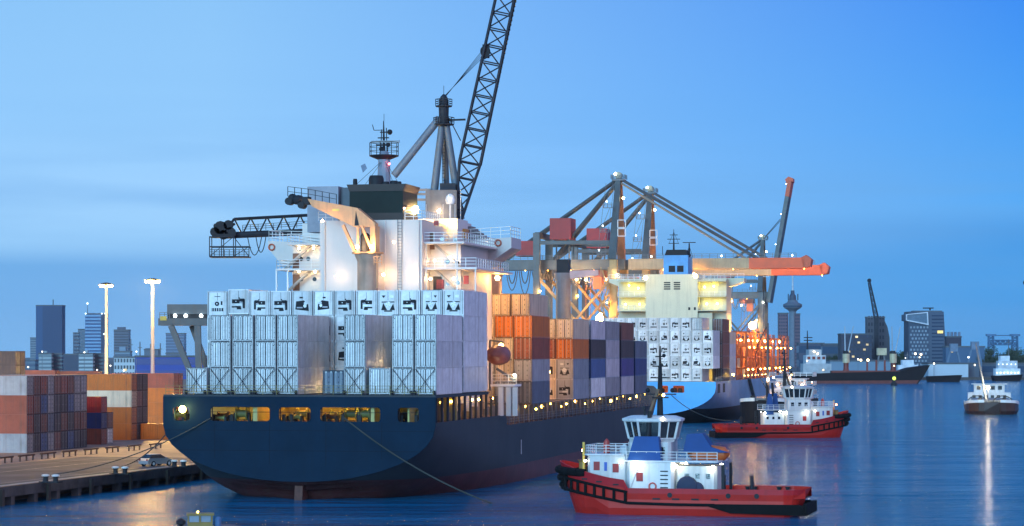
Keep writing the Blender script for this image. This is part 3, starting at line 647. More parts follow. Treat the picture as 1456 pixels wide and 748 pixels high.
    # deck-crane pedestals amidships
    for px, u, zt_, rr, nm in ((703, 70, 395, 1.05, 0), (801, 120, 400, 1.2, 1)):
        x = hw(px, u); zz_ = hz(zt_, u, x)
        MB().lathe((x, u, 7.2), [(rr, 0), (rr, zz_-7.2), (rr*1.25, zz_-6.6), (rr*1.25, zz_-5.9)], 16).build('deck_crane_pedestal', M('pedestal_tan', (.36, .26, .21), .6, var=.25, streak=.5) if nm == 0 else M('pedestal_grey', (.20, .21, .24), .6, streak=.4), S, smooth=True)
        if nm == 0:
            MB().box(x-.9, x+.8, u-.9, u+.9, zz_+1.3, zz_+3.2).build('deck_crane_cab', M('cab_brown', (.28, .16, .09), .6), S)
            lamp(S, (x-.5, u-1.2, zz_+2.2), .16, YEL, 150)
        else:
            MB().box(x-.9, x+1.0, u-.9, u+.9, zz_+1.3, zz_+3.4).build('deck_crane_cab', DARK, S)
            a = (x+1.2, u-.4, hz(391, u, x)); MB().bar(a, (x+5.6, u-.4, hz(388, u, x)), 1.0, 1.3, w2=.6, h2=.8).build('deck_crane_jib', M('jib_pale_pink', (.45, .33, .33), .6), S)
    # starboard deck-light post with the big amber flood
    x, u = hw(853, 132), 132; zf = hz(453, u, x)
    MB().tube((x, u, 9.5), (x, u, zf), .14).build('light_post', STEEL, S); lamp(S, (x, u-.3, zf), .62, (1, .60, .20), 500, 'cargo_floodlight')
    # lifeboat in its davit beside the house
    lx, lu = hw(708, 34), 34; lz = hz(505, lu, lx)
    mb = MB().lathe((lx, lu-3.4, lz), [(.15, 0), (.75, .5), (1.1, 1.5), (1.25, 3.5), (1.15, 5.6), (.7, 6.6), (.1, 7)], 14, 0, 'y'); mb.build('lifeboat', M('lifeboat_orange_brown', (.30, .075, .04), .5, var=.3), S, smooth=True)
    mb = MB().bar((lx-1, lu, 11.5), (lx-1, lu, lz+1.8), .25).bar((lx-1, lu, lz+1.8), (lx+.6, lu, lz+1.6), .2)
    p = [hw(706, 33), 33, hz(524, 33)]; q = [hw(733, 33), 33, hz(541, 33)]; mb.bar(p, q, .28); mb.build('davit', STEEL, S)
    # accommodation-ladder platform with white posts
    BX(hw(700, 33), hw(734, 33), 32, 36, hz(549, 33), hz(546, 33)).build('embarkation_deck', WHITE, S)
    for px in (713, 724, 733): x = hw(px, 32.5); BX(x-.32, x+.25, 32.2, 32.7, 8.5, hz(550, 33)).build('ladder_post', WHITE, S)
    MB().rail([(hw(700, 32.2), 32.2, hz(546, 33)), (hw(734, 32.2), 32.2, hz(546, 33))], 1.2, .9, .03).build('railing', WHITE, S)
    lamp(S, (hw(734, 33), 32, hz(533, 33)), .13, (1, .8, .5), 220)
    return S
S1 = build_ship1()

# ---- containers aboard ship 1
G1 = 'containers stacked aboard the grey ship'
def put(F, v, u, z, colour, label, group=G1, **kw):
    return container(F.W(v, u, z), -F.th, colour, label, group, **kw)
# aftmost bay: three tiers of white reefers, doors aft
cols = [(i, F1.v(px, 1.5)+1.23) for i, px in enumerate((264.5, 298, 330, 362, 393.5))] + [(7, F1.v(489, 1.5)+1.23), (9, F1.v(557, 1.5)+1.23), (10, F1.v(589.5, 1.5)+1.23)]
names = {0: 'leftmost', 1: 'second from left', 2: 'third from left', 3: 'fourth from left', 4: 'just left of first gap', 7: 'between two gaps', 9: 'just right of second gap', 10: 'at right corner'}
for i, v in cols:
    for t_ in range(3):
        if i == 0 and t_ > 0: continue
        put(F1, v, 1.5, 11.55+t_*2.915, 'white', 'white reefer with doors aft, %s tier of front stern row, %s' % (TIER[t_].replace(' lowest', ''), names[i]), L=12.19, H=2.9, reefer=True)
put(F1, F1.v(524.5, 1.5)+1.23, 1.5, 11.55, 'white', 'lone white reefer on the stern deck in the second gap', L=12.19, H=2.9, reefer=True)
put(F1, F1.v(459, 4)+1.23, 4.0, 11.55, 'slate', 'dark slate box low in the first gap, on the stern deck', L=6.06, H=2.59)
# second bay: four tiers; top tier shows its machinery ends
for k in range(12):
    v = -15.35+1.25+k*2.557
    for t_ in range(4):
        if t_ < 3 and k in (1, 2, 3): continue   # nothing of these can be seen behind the front row
        if t_ == 3: un = (2, 0, 4, 0, 3, 7, 0, 4, 1, 0, 5, 1)[k]
        else: un = (0, 3, 0)[t_] if k in (5, 6, 8) else 2
        put(F1, v, 14.2, 11.6+t_*2.915+(.22 if (t_ == 3 and k == 1) else 0), 'white', 'white reefer, %s tier of second stern row, %s from the left' % (('bottom', 'second', 'third', 'top')[t_], ORD[k+1]), L=12.19, H=2.9, reefer=True, unit=un)
for k in (1, 2, 3):   # upper support for the top tier
    put(F1, -15.35+1.25+k*2.557, 14.2, 11.6+2*2.915, 'white', 'white reefer behind the front stern row, third tier, %s from the left' % ORD[k+1], L=12.19, H=2.9, reefer=True, unit=2)
    for t_ in (0, 1): put(F1, -15.35+1.25+k*2.557, 14.2, 11.6+t_*2.915, 'white', 'hidden white reefer of second stern row, %s tier, %s from the left' % (('bottom', 'second')[t_], ORD[k+1]), L=12.19, H=2.9, reefer=True, unit=2, detail=False)
# lashing rods crossing in front of the bottom tier
for i, v in cols:
    mb = MB(); mb.tube((v-1.1, 1.15, 11.5), (v+1.1, 1.35, 14.35), .035, n=5).tube((v+1.1, 1.15, 11.5), (v-1.1, 1.35, 14.35), .035, n=5)
    mb.box(v-1.2, v-1.0, .9, 1.2, 11.5, 12.0).box(v+1.0, v+1.2, .9, 1.2, 11.5, 12.0); mb.build('lashing_rods', DARK, S1)
def bay(F, u, z0, vr, cols_, L, tag_, group=G1, H=2.82):
    """cols_: list of columns from the starboard side inwards, each a list of colours bottom-up"""
    for c_, colr in enumerate(cols_):
        for t_, cname in enumerate(colr):
            if cname is None: continue
            rf = cname.endswith('*'); cn = cname.rstrip('*')
            put(F, vr-1.22-c_*2.5, u, z0+t_*(H+.015), cn, '%s container, %s tier, %s column from right, %s' % (CN[cn], TIER[t_], ORD[c_+1], tag_), group, L=L, H=H, reefer=rf, unit=(c_*3+t_*5) % 8 if rf else None)
bay(F1, 52.5, 9.6, 15.3, [['slate', 'grey', 'rust', 'orange'], ['grey', 'cream', 'cream', 'orange'], ['cream', 'lavender', 'cream', 'cream'], ['cream', 'rust', 'orange', 'brown'], ['brown', 'cream', 'orange', 'cream']], 11.7, 'stack beside the lifeboat')
for c_, cn in enumerate(['cream', 'cream', 'brown', 'orange', 'cream']):
    put(F1, 13.0-c_*2.6-(.25 if c_ > 1 else 0), 56, 9.6+4*2.835, cn, '%s container topping the warm-lit stack beside the lifeboat, %s from its right' % (CN[cn], ORD[c_+1]), L=12.19, H=2.9)
# blue-grey sides are painted on the outboard boxes
bay(F1, 81, 9.6, 15.3, [['grey*', 'grey*', 'orange', 'cream'], ['cream*', 'cream*', 'rust', 'cream'], ['cream', 'cream', 'orange', 'cream']], 12.19, 'stack behind the davit')
bay(F1, 95, 9.6, 15.3, [['white', 'blue', 'dark', 'lavender'], ['grey', 'blue', 'brown', 'cream']], 12.19, 'stack left of amber lamp')
bay(F1, 107.6, 9.6, 15.3, [['grey', 'lavender', 'lavender', 'grey'], ['brown', 'grey', 'slate', 'cream']], 12.19, 'stack right of amber lamp')
bay(F1, 121.5, 9.6, 15.3, [['lavender', 'purple', 'dark', 'brown'], ['grey', 'purple', 'brown', 'brown']], 12.19, 'dark stack with purple box')
bay(F1, 135, 9.6, 15.3, [['slate', 'navy', 'slate'], ['rust', 'purple', 'slate']], 12.19, 'foremost dark stack')
# ================================================================ SHIP 2 (bright blue stern, cream house)
F2 = Frame(31.24, 563.25)
def build_ship2():
    S = thing('container_ship', 'container ship with bright blue stern, cream deckhouse and orange lashing frames', 'container ship', F2.W(0, 0, 0), TH)
    W, L = 15.5, 198
    BL = M('bright_blue_paint', (.012, .30, .72), .4, var=.08, scale=.2); BOOT = M('boot_topping_dark', (.02, .012, .014), .6, var=.3)
    GB = M('blue_grey_side', (.16, .25, .40), .45, var=.18, scale=.15, streak=.3)
    top = lambda u: 9.6+1.6*max(0, (u-120)/78)
    ship_hull(S, W, L, top, [GB, BOOT], zred=3.4)
    hx = lambda a, b: rrect(F2.v(a, 0), F2.v(b, 0), 7.1, 8.7, .25)
    MB().plate(transom_outline(W, 9.6), [hx(838, 862), hx(872, 890), hx(900, 916), hx(940, 950), hx(957, 973)], -.1, 0).build('transom', BL, S)
    MB().box(-W+1, W-1, 8, 8.3, 6.4, 9.4).build('bulkhead', M('mooring_space_red', (.35, .08, .03), .6), S)
    deck_part(S, W, L, .1, 197, 6.5, M('ship_deck_green', (.06, .09, .07), .7), 'mooring_deck', .3)
    deck_part(S, W, L, 9, 40, 9.45, GB, 'upper_deck', .3)
    mb = MB()
    for px in (942, 960, 967, 912, 880): x = F2.v(px, 3); mb.lathe((x-.4, 3, 7.6), [(.5, 0), (.5, .8)], 12, 0, 'x')
    mb.build('winch', RUSTY, S)
    for px in (845, 880, 908, 944, 965): lamp(S, (F2.v(px, 5), 5, 9.2), .14, WARM, 250)
    for px, u in ((1021, 3.4), (1029, 12.5)): BX(W-.05, W+.03, u, u+4, 7.0, 9.1).build('side_port', DARK, S)
    # house
    WALL = M('cream_superstructure', (.60, .55, .38), .5, var=.06, streak=.15); u = 40
    x = lambda px, uu=u: F2.v(px, uu); z = lambda py, uu=u, v=0: F2.h(py, uu, v)
    BX(x(918), x(992), u, 54, 9.5, z(390)).build('casing_tower', WALL, S)
    BX(x(876), x(918), u+4, 54, 9.5, z(396)).build('deckhouse', WALL, S); BX(x(992), x(1030), u+4, 54, 9.5, z(396)).build('deckhouse', WALL, S)
    BX(x(992), x(1012), u+1, u+4, 9.5, z(445)).build('deckhouse', WALL, S)
    for py in (399, 421, 441):
        BX(x(878), x(918)-.02, u, u+4, z(py)-.25, z(py)).build('balcony_deck', WALL, S); BX(x(992)+.02, x(1032), u, u+4, z(py)-.25, z(py)).build('balcony_deck', WALL, S)
        MB().rail([(x(878), u+.1, z(py)), (x(918), u+.1, z(py))], 1.1, 1.5, .03).build('railing', WHITE, S); MB().rail([(x(992), u+.1, z(py)), (x(1032), u+.1, z(py))], 1.1, 1.5, .03).build('railing', WHITE, S)
    for a, b_ in ((918, 866), (992, 1058)):
        MB().prism([(x(a, 48), z(396, 48)), (x(b_, 48), z(396, 48)), (x(b_, 48), z(401, 48)), ((x(a, 48)+x(b_, 48))/2, z(412, 48)), (x(a, 48), z(424, 48))], 47.9, 53, 'xz').build('bridge_wing', WALL, S)
        MB().rail([(x(a, 48), 47.95, z(396, 48)), (x(b_, 48), 47.95, z(396, 48))], 1.1, 1.6, .03).build('railing', WHITE, S)
    for px in (948, 962): 
        for dz in range(4): BX(x(px)-.7, x(px)+.9, u-.05, u+.02, z(401+dz*3)-.3, z(401+dz*3)).build('louvre', DARK, S)
    for px in (980, 988): BX(x(px)-.25, x(px)+.25, u-.05, u+.02, z(441), z(437)).build('window', DARK, S)
    BX(x(1002)-.3, x(1002)+.3, u+.95, u+1.02, z(457), z(452)).build('window', DARK, S)
    # yellow-green lit recesses between decks
    for px, py in ((892, 405), (905, 409), (887, 432), (907, 432), (1000, 408), (1013, 407), (1003, 432), (1018, 432)):
        lamp(S, (x(px), u+2.6, z(py)), .2, (1, .85, .15), 110)
    # blue funnel
    FBL = M('funnel_blue', (.05, .25, .55), .45)
    BX(x(940), x(975), 44, 52, z(390)-1, z(362)).build('funnel', FBL, S); MB().prism([(x(941), z(362)), (x(974), z(362)), (x(971), z(354)), (x(944), z(354))], 44.5, 51.5, 'xz').build('funnel_top', DARK, S)
    for px in (952, 964): BX(x(px)-.8, x(px)+.8, 43.93, 44.01, z(386), z(377)).build('funnel_louvre', DARK, S)
    mx = x(958, 50)
    mb = MB().tube((mx, 50, z(356, 50)), (mx, 50, z(326, 50)), .25, .06)
    for py, w_ in ((346, 1.3), (340, 1.6), (334, 1.0)): mb.bar((mx-w_, 50, z(py, 50)), (mx+w_, 50, z(py, 50)), .16)
    mb.bar((mx-1.2, 50, z(346, 50)), (mx, 50, z(330, 50)), .07).bar((mx+1.2, 50, z(346, 50)), (mx, 50, z(330, 50)), .07); mb.build('signal_mast', DARK, S)
    mx = x(980, 46); mb = MB().tube((mx, 46, z(366, 46)), (mx, 46, z(346, 46)), .3, .15).bar((mx-1.6, 46, z(345, 46)), (mx+1.6, 46, z(345, 46)), .2).bar((mx-.9, 46, z(366, 46)), (mx, 46, z(350, 46)), .1).bar((mx+.9, 46, z(366, 46)), (mx, 46, z(350, 46)), .1); mb.build('radar_scanner', DARK, S)
    MB().tube((x(942, 46), 46, z(362, 46)), (x(942, 46), 46, z(350, 46)), .08).build('aerial', DARK, S)
    for px, py in ((918, 395), (989, 393)): lamp(S, (x(px, 35), 35, z(py, 35)), .50, (1, .70, .25), 60, 'house_floodlight')
    # cream containers brackets and lit passage under the aft stack
    for px in (1003, 1019, 1035): lamp(S, (x(px, 14), 14 if px < 1010 else 24, z(533, 14)), .25, YEL, 160)
    BX(11.0, 15.0, 16.5, 16.8, 6.5, 12.3).build('lashing_bridge', WALL, S)
    # orange lashing frames forward of the house
    OF = M('lashing_frame_orange', (.60, .16, .035), .55, var=.3, streak=.3)
    k = 0; u = 62
    while u < 168:
        half = min(W-.3, hull_w(u+2, 9.6, W, L)-.1); hh = 21.5 if u < 110 else 20.2
        mb = MB()
        nx = 7
        for i in range(nx+1):
            xx = half-i*2.5
            if xx < -half: break
            mb.bar((xx, u, 9.4), (xx, u, hh), .34)
        for zz_ in (12.3, 15.1, 17.9, hh): mb.bar((half+.1, u, zz_), (half-7*2.5, u, zz_), .3, .35)
        for zz_ in (12.3, 15.1, 17.9, hh): mb.bar((half, u, zz_), (half, u+7.0, zz_), .3, .3)
        mb.bar((half, u+7, 9.4), (half, u+7, hh), .34)
        mb.rail([(half+.1, u, hh), (half+.1, u+7, hh)], 1, 1.5, .04)
        mb.build('lashing_frame', OF, S)
        if k % 3 == 2: u += 7
        for q in (0, 1): lamp(S, (half+.35, u+1+3*q, 17.6 if q else 12.0), .2, WARM if q else YEL, 60)
        lamp(S, (half-3, u+3.5, 19.5), .3, (1, .5, .15), 300)
        u += 10.6; k += 1
    for k in range(15):
        u = 58+k*8; lamp(S, (min(W, hull_w(u, 10.5, W, L))-.3, u, top(u)+.9), .15, (1, .5, .12), 40)
    mb = MB(); us = [172+3*i for i in range(8)]
    MB().lathe((0, 172, 10.5), [(9.2, 0), (9.0, 8.8), (7.5, 10.3), (.1, 10.8)], 20).build('breakwater_house', M('bow_house_red', (.34, .06, .03), .6, var=.4, scale=.6), S, smooth=True)
    MB().rail([(W-.1, .2, 9.6), (W-.1, 130, 10)], 1.05, 2, .03).build('railing', STEEL, S)
    BX(-12.5, 12.5, 56, 165, 6.6, 9.5).build('hatch_coaming', M('coaming_rust', (.22, .07, .04), .6), S)
    # slanted gangway on the side
    MB().bar((W+.5, 78, 2.2), (W+.4, 62, 9.8), .8, .35).build('gangway', STEEL, S)
    lamp(S, (F2.v(1070, 78), 78, F2.h(463, 78, 12)), .95, (1, .52, .12), 1500, 'cargo_floodlight')
    MB().tube((F2.v(1070, 78)+.2, 78.6, 9.5), (F2.v(1070, 78)+.2, 78.6, F2.h(463, 78, 12)), .2).build('light_post', OF, S)
    # anchor-chain style mast on the foredeck
    return S
S2 = build_ship2()
G2 = 'containers stacked aboard the blue-sterned ship'
vis = [(t_, k) for t_ in range(5) for k in range(12)]
for t_, k in vis:
    v = -15.3+1.25+k*2.5
    if v+1.25 < F2.v(868, 2): continue           # hidden behind the grey ship
    if t_ == 0 and k == 11: continue
    if t_ == 4 and k == 11: continue
    un = (k*3+t_*5+k*t_*2+k*k) % 8
    put(F2, v, 1.2 if t_ else 1.2, 9.7+t_*2.91, 'white', 'white reefer on the blue stern, %s tier, %s column from the right' % (TIER[t_], ORD[12-k]), G2, L=12.19, H=2.9, reefer=True, unit=un if not (t_ == 4 and k == 10) else None)
for t_, cn in enumerate(['dark', 'brown', 'brown', 'brown', 'brown']):
    put(F2, 14.05, 14.2, 9.6+t_*2.91-(3 if False else 0), cn, '%s container in tall brown column beside the cream house, %s tier' % (CN[cn], TIER[t_]), G2, L=12.19, H=2.9)
for t_, cn in enumerate(['lavender', 'white', 'lavender', 'cream']):
    put(F2, 14.05, 27.3, 9.6+t_*2.91, cn, '%s container in pale column under the right bridge wing, %s tier' % (CN[cn], TIER[t_]), G2, L=12.19, H=2.9)
bay_c = ['orange', 'cream', 'orange', 'rust']
for b_, u in enumerate((63.5, 74.5, 85.5)):
    for t_ in range(3 if b_ < 2 else 2):
        cn = bay_c[(b_+t_) % 4]
        put(F2, 11.5, u, 9.6+t_*2.91, cn, '%s container inside orange lashing frames, %s row from house, %s tier' % (CN[cn], ORD[b_+1], TIER[t_]), G2, L=6.06, H=2.59)

# ================================================================ quay cranes
def gantry(ox, oy, label, raised=False, tip=47, seg=''):
    Fg = Frame(ox, oy); C = thing('gantry_crane', label, 'crane', (ox, oy, 2.0), TH, 'ship-to-shore gantry cranes on the quay')
    g = GANTRY; LEG = M('crane_leg_ochre', (.40, .26, .10), .55, var=.25, streak=.4) if not raised else GANTRY
    H = 37.0   # girder mid height above the quay
    for y in (-8, 8):
        MB().bar((0, y, 1.5), (0, y, H+1), 2.0, 1.7).build('waterside_leg', LEG, C)
        MB().bar((-20, y, 1.5), (-20, y, 45), 1.7, 1.5).build('landside_leg', g, C)
        MB().bar((0, y, 10), (-20, y, 10), .9, 1.2).build('portal_beam', g, C)
        MB().bar((0, y, 11), (-20, y, 34), .7).build('diagonal_brace', LEG, C)
        MB().bar((-.5, y*.9, H+1), (0, y*.12, 59), 2.0, 1.5, w2=1.3, h2=1.1).build('apex_leg', g if y < 0 else M('crane_leg_rusty', (.26, .12, .06), .6, var=.3), C)
        MB().bar((-20, y, 42.5), (-1.5, y*.8, 42.5), .8, 1.0).build('upper_beam', g, C)
    for x in (0, -20):
        mb = MB().bar((x, -9, 1.6), (x, 9, 1.6), 1.1, 1.4)
        for y in (-9, -6, 6, 9): mb.lathe((x-.25, y, .5), [(.45, 0), (.45, .5)], 10, 0, 'x')
        mb.build('bogie', STEEL, C)
        MB().bar((x, -8, 34), (x, 8, 34), 1.1, 1.5).build('cross_beam', g, C)
    MB().bar((-20, -8, 44.5), (-20, 8, 44.5), 1.1, 1.4).build('cross_beam', g, C)
    for y in (-2.6, 2.6): MB().bar((-31, y, H), (2, y, H), 1.0, 2.6).build('girder', g, C)
    MB().rail([(-31, -3.6, H+1.3), (0, -3.6, H+1.3)], 1.1, 2, .04).build('girder_walkway', STEEL, C)
    for i in range(6): lamp(C, (-30+6*i, -3.3, H-1.5), .10, WARM, 30)
    # festoon cable loops
    mb = MB()
    for i in range(7):
        x0 = -29+3.4*i; mb.path([(x0+3.0*t_/8, -3.4, H-1.6-(5.0+1.2*math.sin(i*2.1))*math.sin(math.pi*t_/8)**.7) for t_ in range(9)], .11, 4)
        mb.path([(x0+.5+2.0*t_/8, -3.3, H-1.6-3.2*math.sin(math.pi*t_/8)**.7) for t_ in range(9)], .14, 4)
    mb.build('festoon_cable', M('festoon_rubber', (.10, .09, .08), .7), C)
    TIPM = ORANGE; hinge = Vector((3, 0, H)); a = R(80) if raised else 0
    def bp(l, dz=0): return hinge+Vector((l*math.cos(a)-dz*math.sin(a), 0, l*math.sin(a)+dz*math.cos(a)))
    BOOM = M('boom_buff_paint', (.42, .29, .15), .5, var=.18, streak=.3) if not raised else g
    for y in (-2.6, 2.6):
        o_ = Vector((0, y, 0)); MB().bar(bp(0 if not raised else -3)+o_, bp(tip-16)+o_, 1.0 if not raised else 1.5, 2.7 if not raised else 5.2, h2=2.7 if not raised else 4.4).build('boom', BOOM, C)
        MB().bar(bp(tip-16)+o_, bp(tip-2)+o_, 1.0 if not raised else 1.5, 2.7 if not raised else 4.4, h2=2.7 if not raised else 3.8).build('boom_end', TIPM if not raised else BOOM, C)
    if raised:
        for y in (-2.6, 2.6): MB().bar(bp(tip-8)+Vector((0, y, 0)), bp(tip-1.8)+Vector((0, y, 0)), 1.56, 4.3).build('boom_end', TIPM, C)
    mb = MB()
    p = [bp(tip-2, -1.2), bp(tip-.6, -1.0), bp(tip-.2, .9), bp(tip-1.5, 2.0), bp(tip-3, 1.3)]
    mb.prism([(q.x, q.z) for q in p], -3.1, 3.1, 'xz').build('boom_nose', TIPM, C)
    if not raised:
        MB().rail([bp(1, 1.3)+Vector((0, -3.2, 0)), bp(tip-4, 1.3)+Vector((0, -3.2, 0))], 1.2, 2, .045).build('boom_walkway', STEEL, C)
        for l in (6, 24, 42): lamp(C, bp(l, 1.9)+Vector((0, -3.3, 0)), .15, (.85, 1, .9), 30); lamp(C, bp(l+3, -1.5)+Vector((0, -3, 0)), .12, WARM, 40)
    else:
        for l in (8, 20, 32, 44): lamp(C, bp(l, 1.6), .14, COOL, 25)
    ap = Vector((0, 0, 59.2))
    mb = MB()
    mb.box(-1.6, 1.6, -1.8, 1.8, 58.6, 59.0); mb.rail([(-1.8, -1.9, 59), (1.8, -1.9, 59), (1.8, 1.9, 59), (-1.8, 1.9, 59), (-1.8, -1.9, 59)], 1.1, 1, .04)
    for y in (-.7, .7): mb.lathe((0, y-.2, 60), [(.9, 0), (.9, .4)], 14, 0, 'y')
    mb.build('apex_platform', STEEL, C)
    lamp(C, (-.6, -2, 60.3), .3, (.9, 1, .55), 40); lamp(C, (1.5, -2, 54), .3, (1, .9, .5), 40)
    for y in (-2.2, 2.2):
        MB().tube(ap+Vector((0, y*.4, 0)), (-30.5, y, H+1.2), .38, n=8).build('back_stay', g, C)
        MB().tube(ap+Vector((0, y*.4, -.6)), (-17, y, H+1.2), .42, n=8).build('back_stay', g, C)
        if not raised:
            MB().tube(ap+Vector((.3, y*.4, 0)), bp(33, 1.2)+Vector((0, y, 0)), .36, n=8).build('fore_stay', g, C)
            MB().tube(ap+Vector((.3, y*.4, -1)), bp(30, 1.2)+Vector((0, y, 0)), .25, n=8).build('fore_stay', M('stay_buff', (.30, .24, .18), .5), C)
        else:
            MB().tube(ap+Vector((.3, y*.4, 0)), bp(30, 1.2)+Vector((0, y, 0)), .14, n=6).build('fore_stay', g, C)
    # stair tower beside the apex leg
    mb = MB()
    for i in range(3):
        z0 = 39+6.2*i; x0 = -3.6+.8*i
        mb.box(x0-1, x0+1.4, -6.8, -5.4, z0-.1, z0); mb.rail([(x0-1, -6.8, z0), (x0+1.4, -6.8, z0)], 1.1, 1, .05)
        for sx in (-.9, 1.2): mb.bar((x0+sx, -6.7, z0), (x0+sx+.7, -6.7, z0+6.2), .09)
        mb.bar((x0-.9, -6.6, z0), (x0+1.6, -6.6, z0+6.2), .1)
    mb.build('stair_tower', STEEL, C)
    for i in range(3): lamp(C, (-4+1.0*i, -7, 40.5+6.2*i), .15, COOL, 25)
    # lit frame platform
    mb = MB()
    for z0 in (44, 46.2):
        for q in ((1.0, 3.0),): mb.bar((q[0], -7.6, z0), (q[1], -7.6, z0), .18).bar((q[0], -7.6, z0+1.9), (q[1], -7.6, z0+1.9), .18).bar((q[0], -7.6, z0), (q[0], -7.6, z0+1.9), .18).bar((q[1], -7.6, z0), (q[1], -7.6, z0+1.9), .18)
    mb.build('leg_cage', WHITE, C)
    MB().box(-17.5, -12, -3.6, 3.6, H+6.5, H+12).build('machinery_house', REDH, C)
    mb = MB()
    for x in (-17, -12.5):
        for y in (-3, 3): mb.bar((x, y, H+1.3), (x, y, H+6.5), .35)
    mb.build('house_support', g, C)
    # trolley with driver's cab
    MB().box(-9, -3.5, -3, 3, H-3.2, H-1.5).build('trolley', M('trolley_red', (.34, .09, .05), .6), C)
    MB().box(-6, -3.6, -4.4, -2.2, H-6.4, H-3.3).build('operator_cab', M('cab_orange', (.55, .14, .04), .5), C)
    mb = MB()
    for sx in (-.35, .35): mb.bar((-.0+sx+1.2, -8.8, 2), (sx+1.2, -8.8, H+2), .1)
    for i in range(40): mb.bar((.85, -8.8, 2+.9*i), (1.55, -8.8, 2+.9*i), .07)
    mb.build('leg_ladder', STEEL, C)
    for y in (-8, 8):
        MB().bar((0, y, 34), (-20, y, 11), .55).build('diagonal_brace', LEG, C)
    mb = MB()
    for i in range(7):
        z0 = 3+4.6*i; mb.box(-2.6, -.9, -11.4, -8.9, z0, z0+.12); mb.rail([(-2.6, -11.4, z0+.1), (-.9, -11.4, z0+.1), (-.9, -9, z0+.1)], 1.1, .8, .05); mb.bar((-2.4 if i % 2 else -1.1, -11, z0), (-1.1 if i % 2 else -2.4, -11, z0+4.6), .3, .5)
    for x in (-2.7, -.8): mb.bar((x, -11.4, 1), (x, -11.4, 36), .16)
    mb.build('access_stairs', LEG, C)
    mb = MB()
    for i in range(5): mb.tube((-8.5+1.2*i, -1, H-3.2), (-8.5+1.2*i, -1, 22+i), .06, n=4)
    mb.box(-9, -3.5, -1.6, 1.6, 21, 22); mb.build('spreader', M('spreader_orange', (.5, .13, .03), .6), C)
    for i, (x, y, z0) in enumerate(((-1.5, -9, 6), (-1.5, -9, 14), (1.5, -9, 20), (-1.5, -9, 27), (1, -9, 34), (-19, -9, 30), (-8, -4, H-4), (-12, -4, H-2.4))):
        lamp(C, (x, y, z0), .22, WARM if i % 2 else (1, .8, .5), 900 if not raised else 260)
    return C
def crane_at(pxa, label, **kw):
    t = (pxa-728)/FPX; Y = (34.9+.2144*330+3)/(.2144-t); return gantry(t*Y, Y, label, **kw)
CA = crane_at(880, 'nearest gantry crane, boom lowered, orange tip ending left of the other boom tip')
CB = crane_at(925, 'second gantry crane, boom lowered and reaching furthest right with orange tip')
CCr = crane_at(1085, 'distant gantry crane with its grey boom raised steeply, red at the top', raised=True)
for c_, x, y, zq in ((CA, -22, 0, 38),):
    MB().box(x-4.5, x, -3.4, 3.4, zq+1.3, zq+5.2).build('winch_house', REDH, c_)
# strong work lights under the near cranes
for c_, p, r_, s_ in ((CA, (-3, -10, 24), .4, 500), (CA, (2, -9.6, 10), .4, 700), (CB, (-2, -9.6, 12), .5, 900), (CA, (-10, -6, 33), .3, 500), (CCr, (-1, -10, 12), .6, 600), (CCr, (-2, -10, 26), .4, 400), (CB, (8, -3.5, 34), .35, 500), (CA, (20, -3.4, 34.3), .3, 500)):
    lamp(c_, p, r_, (1, .50, .14), s_*3.2, 'floodlight')

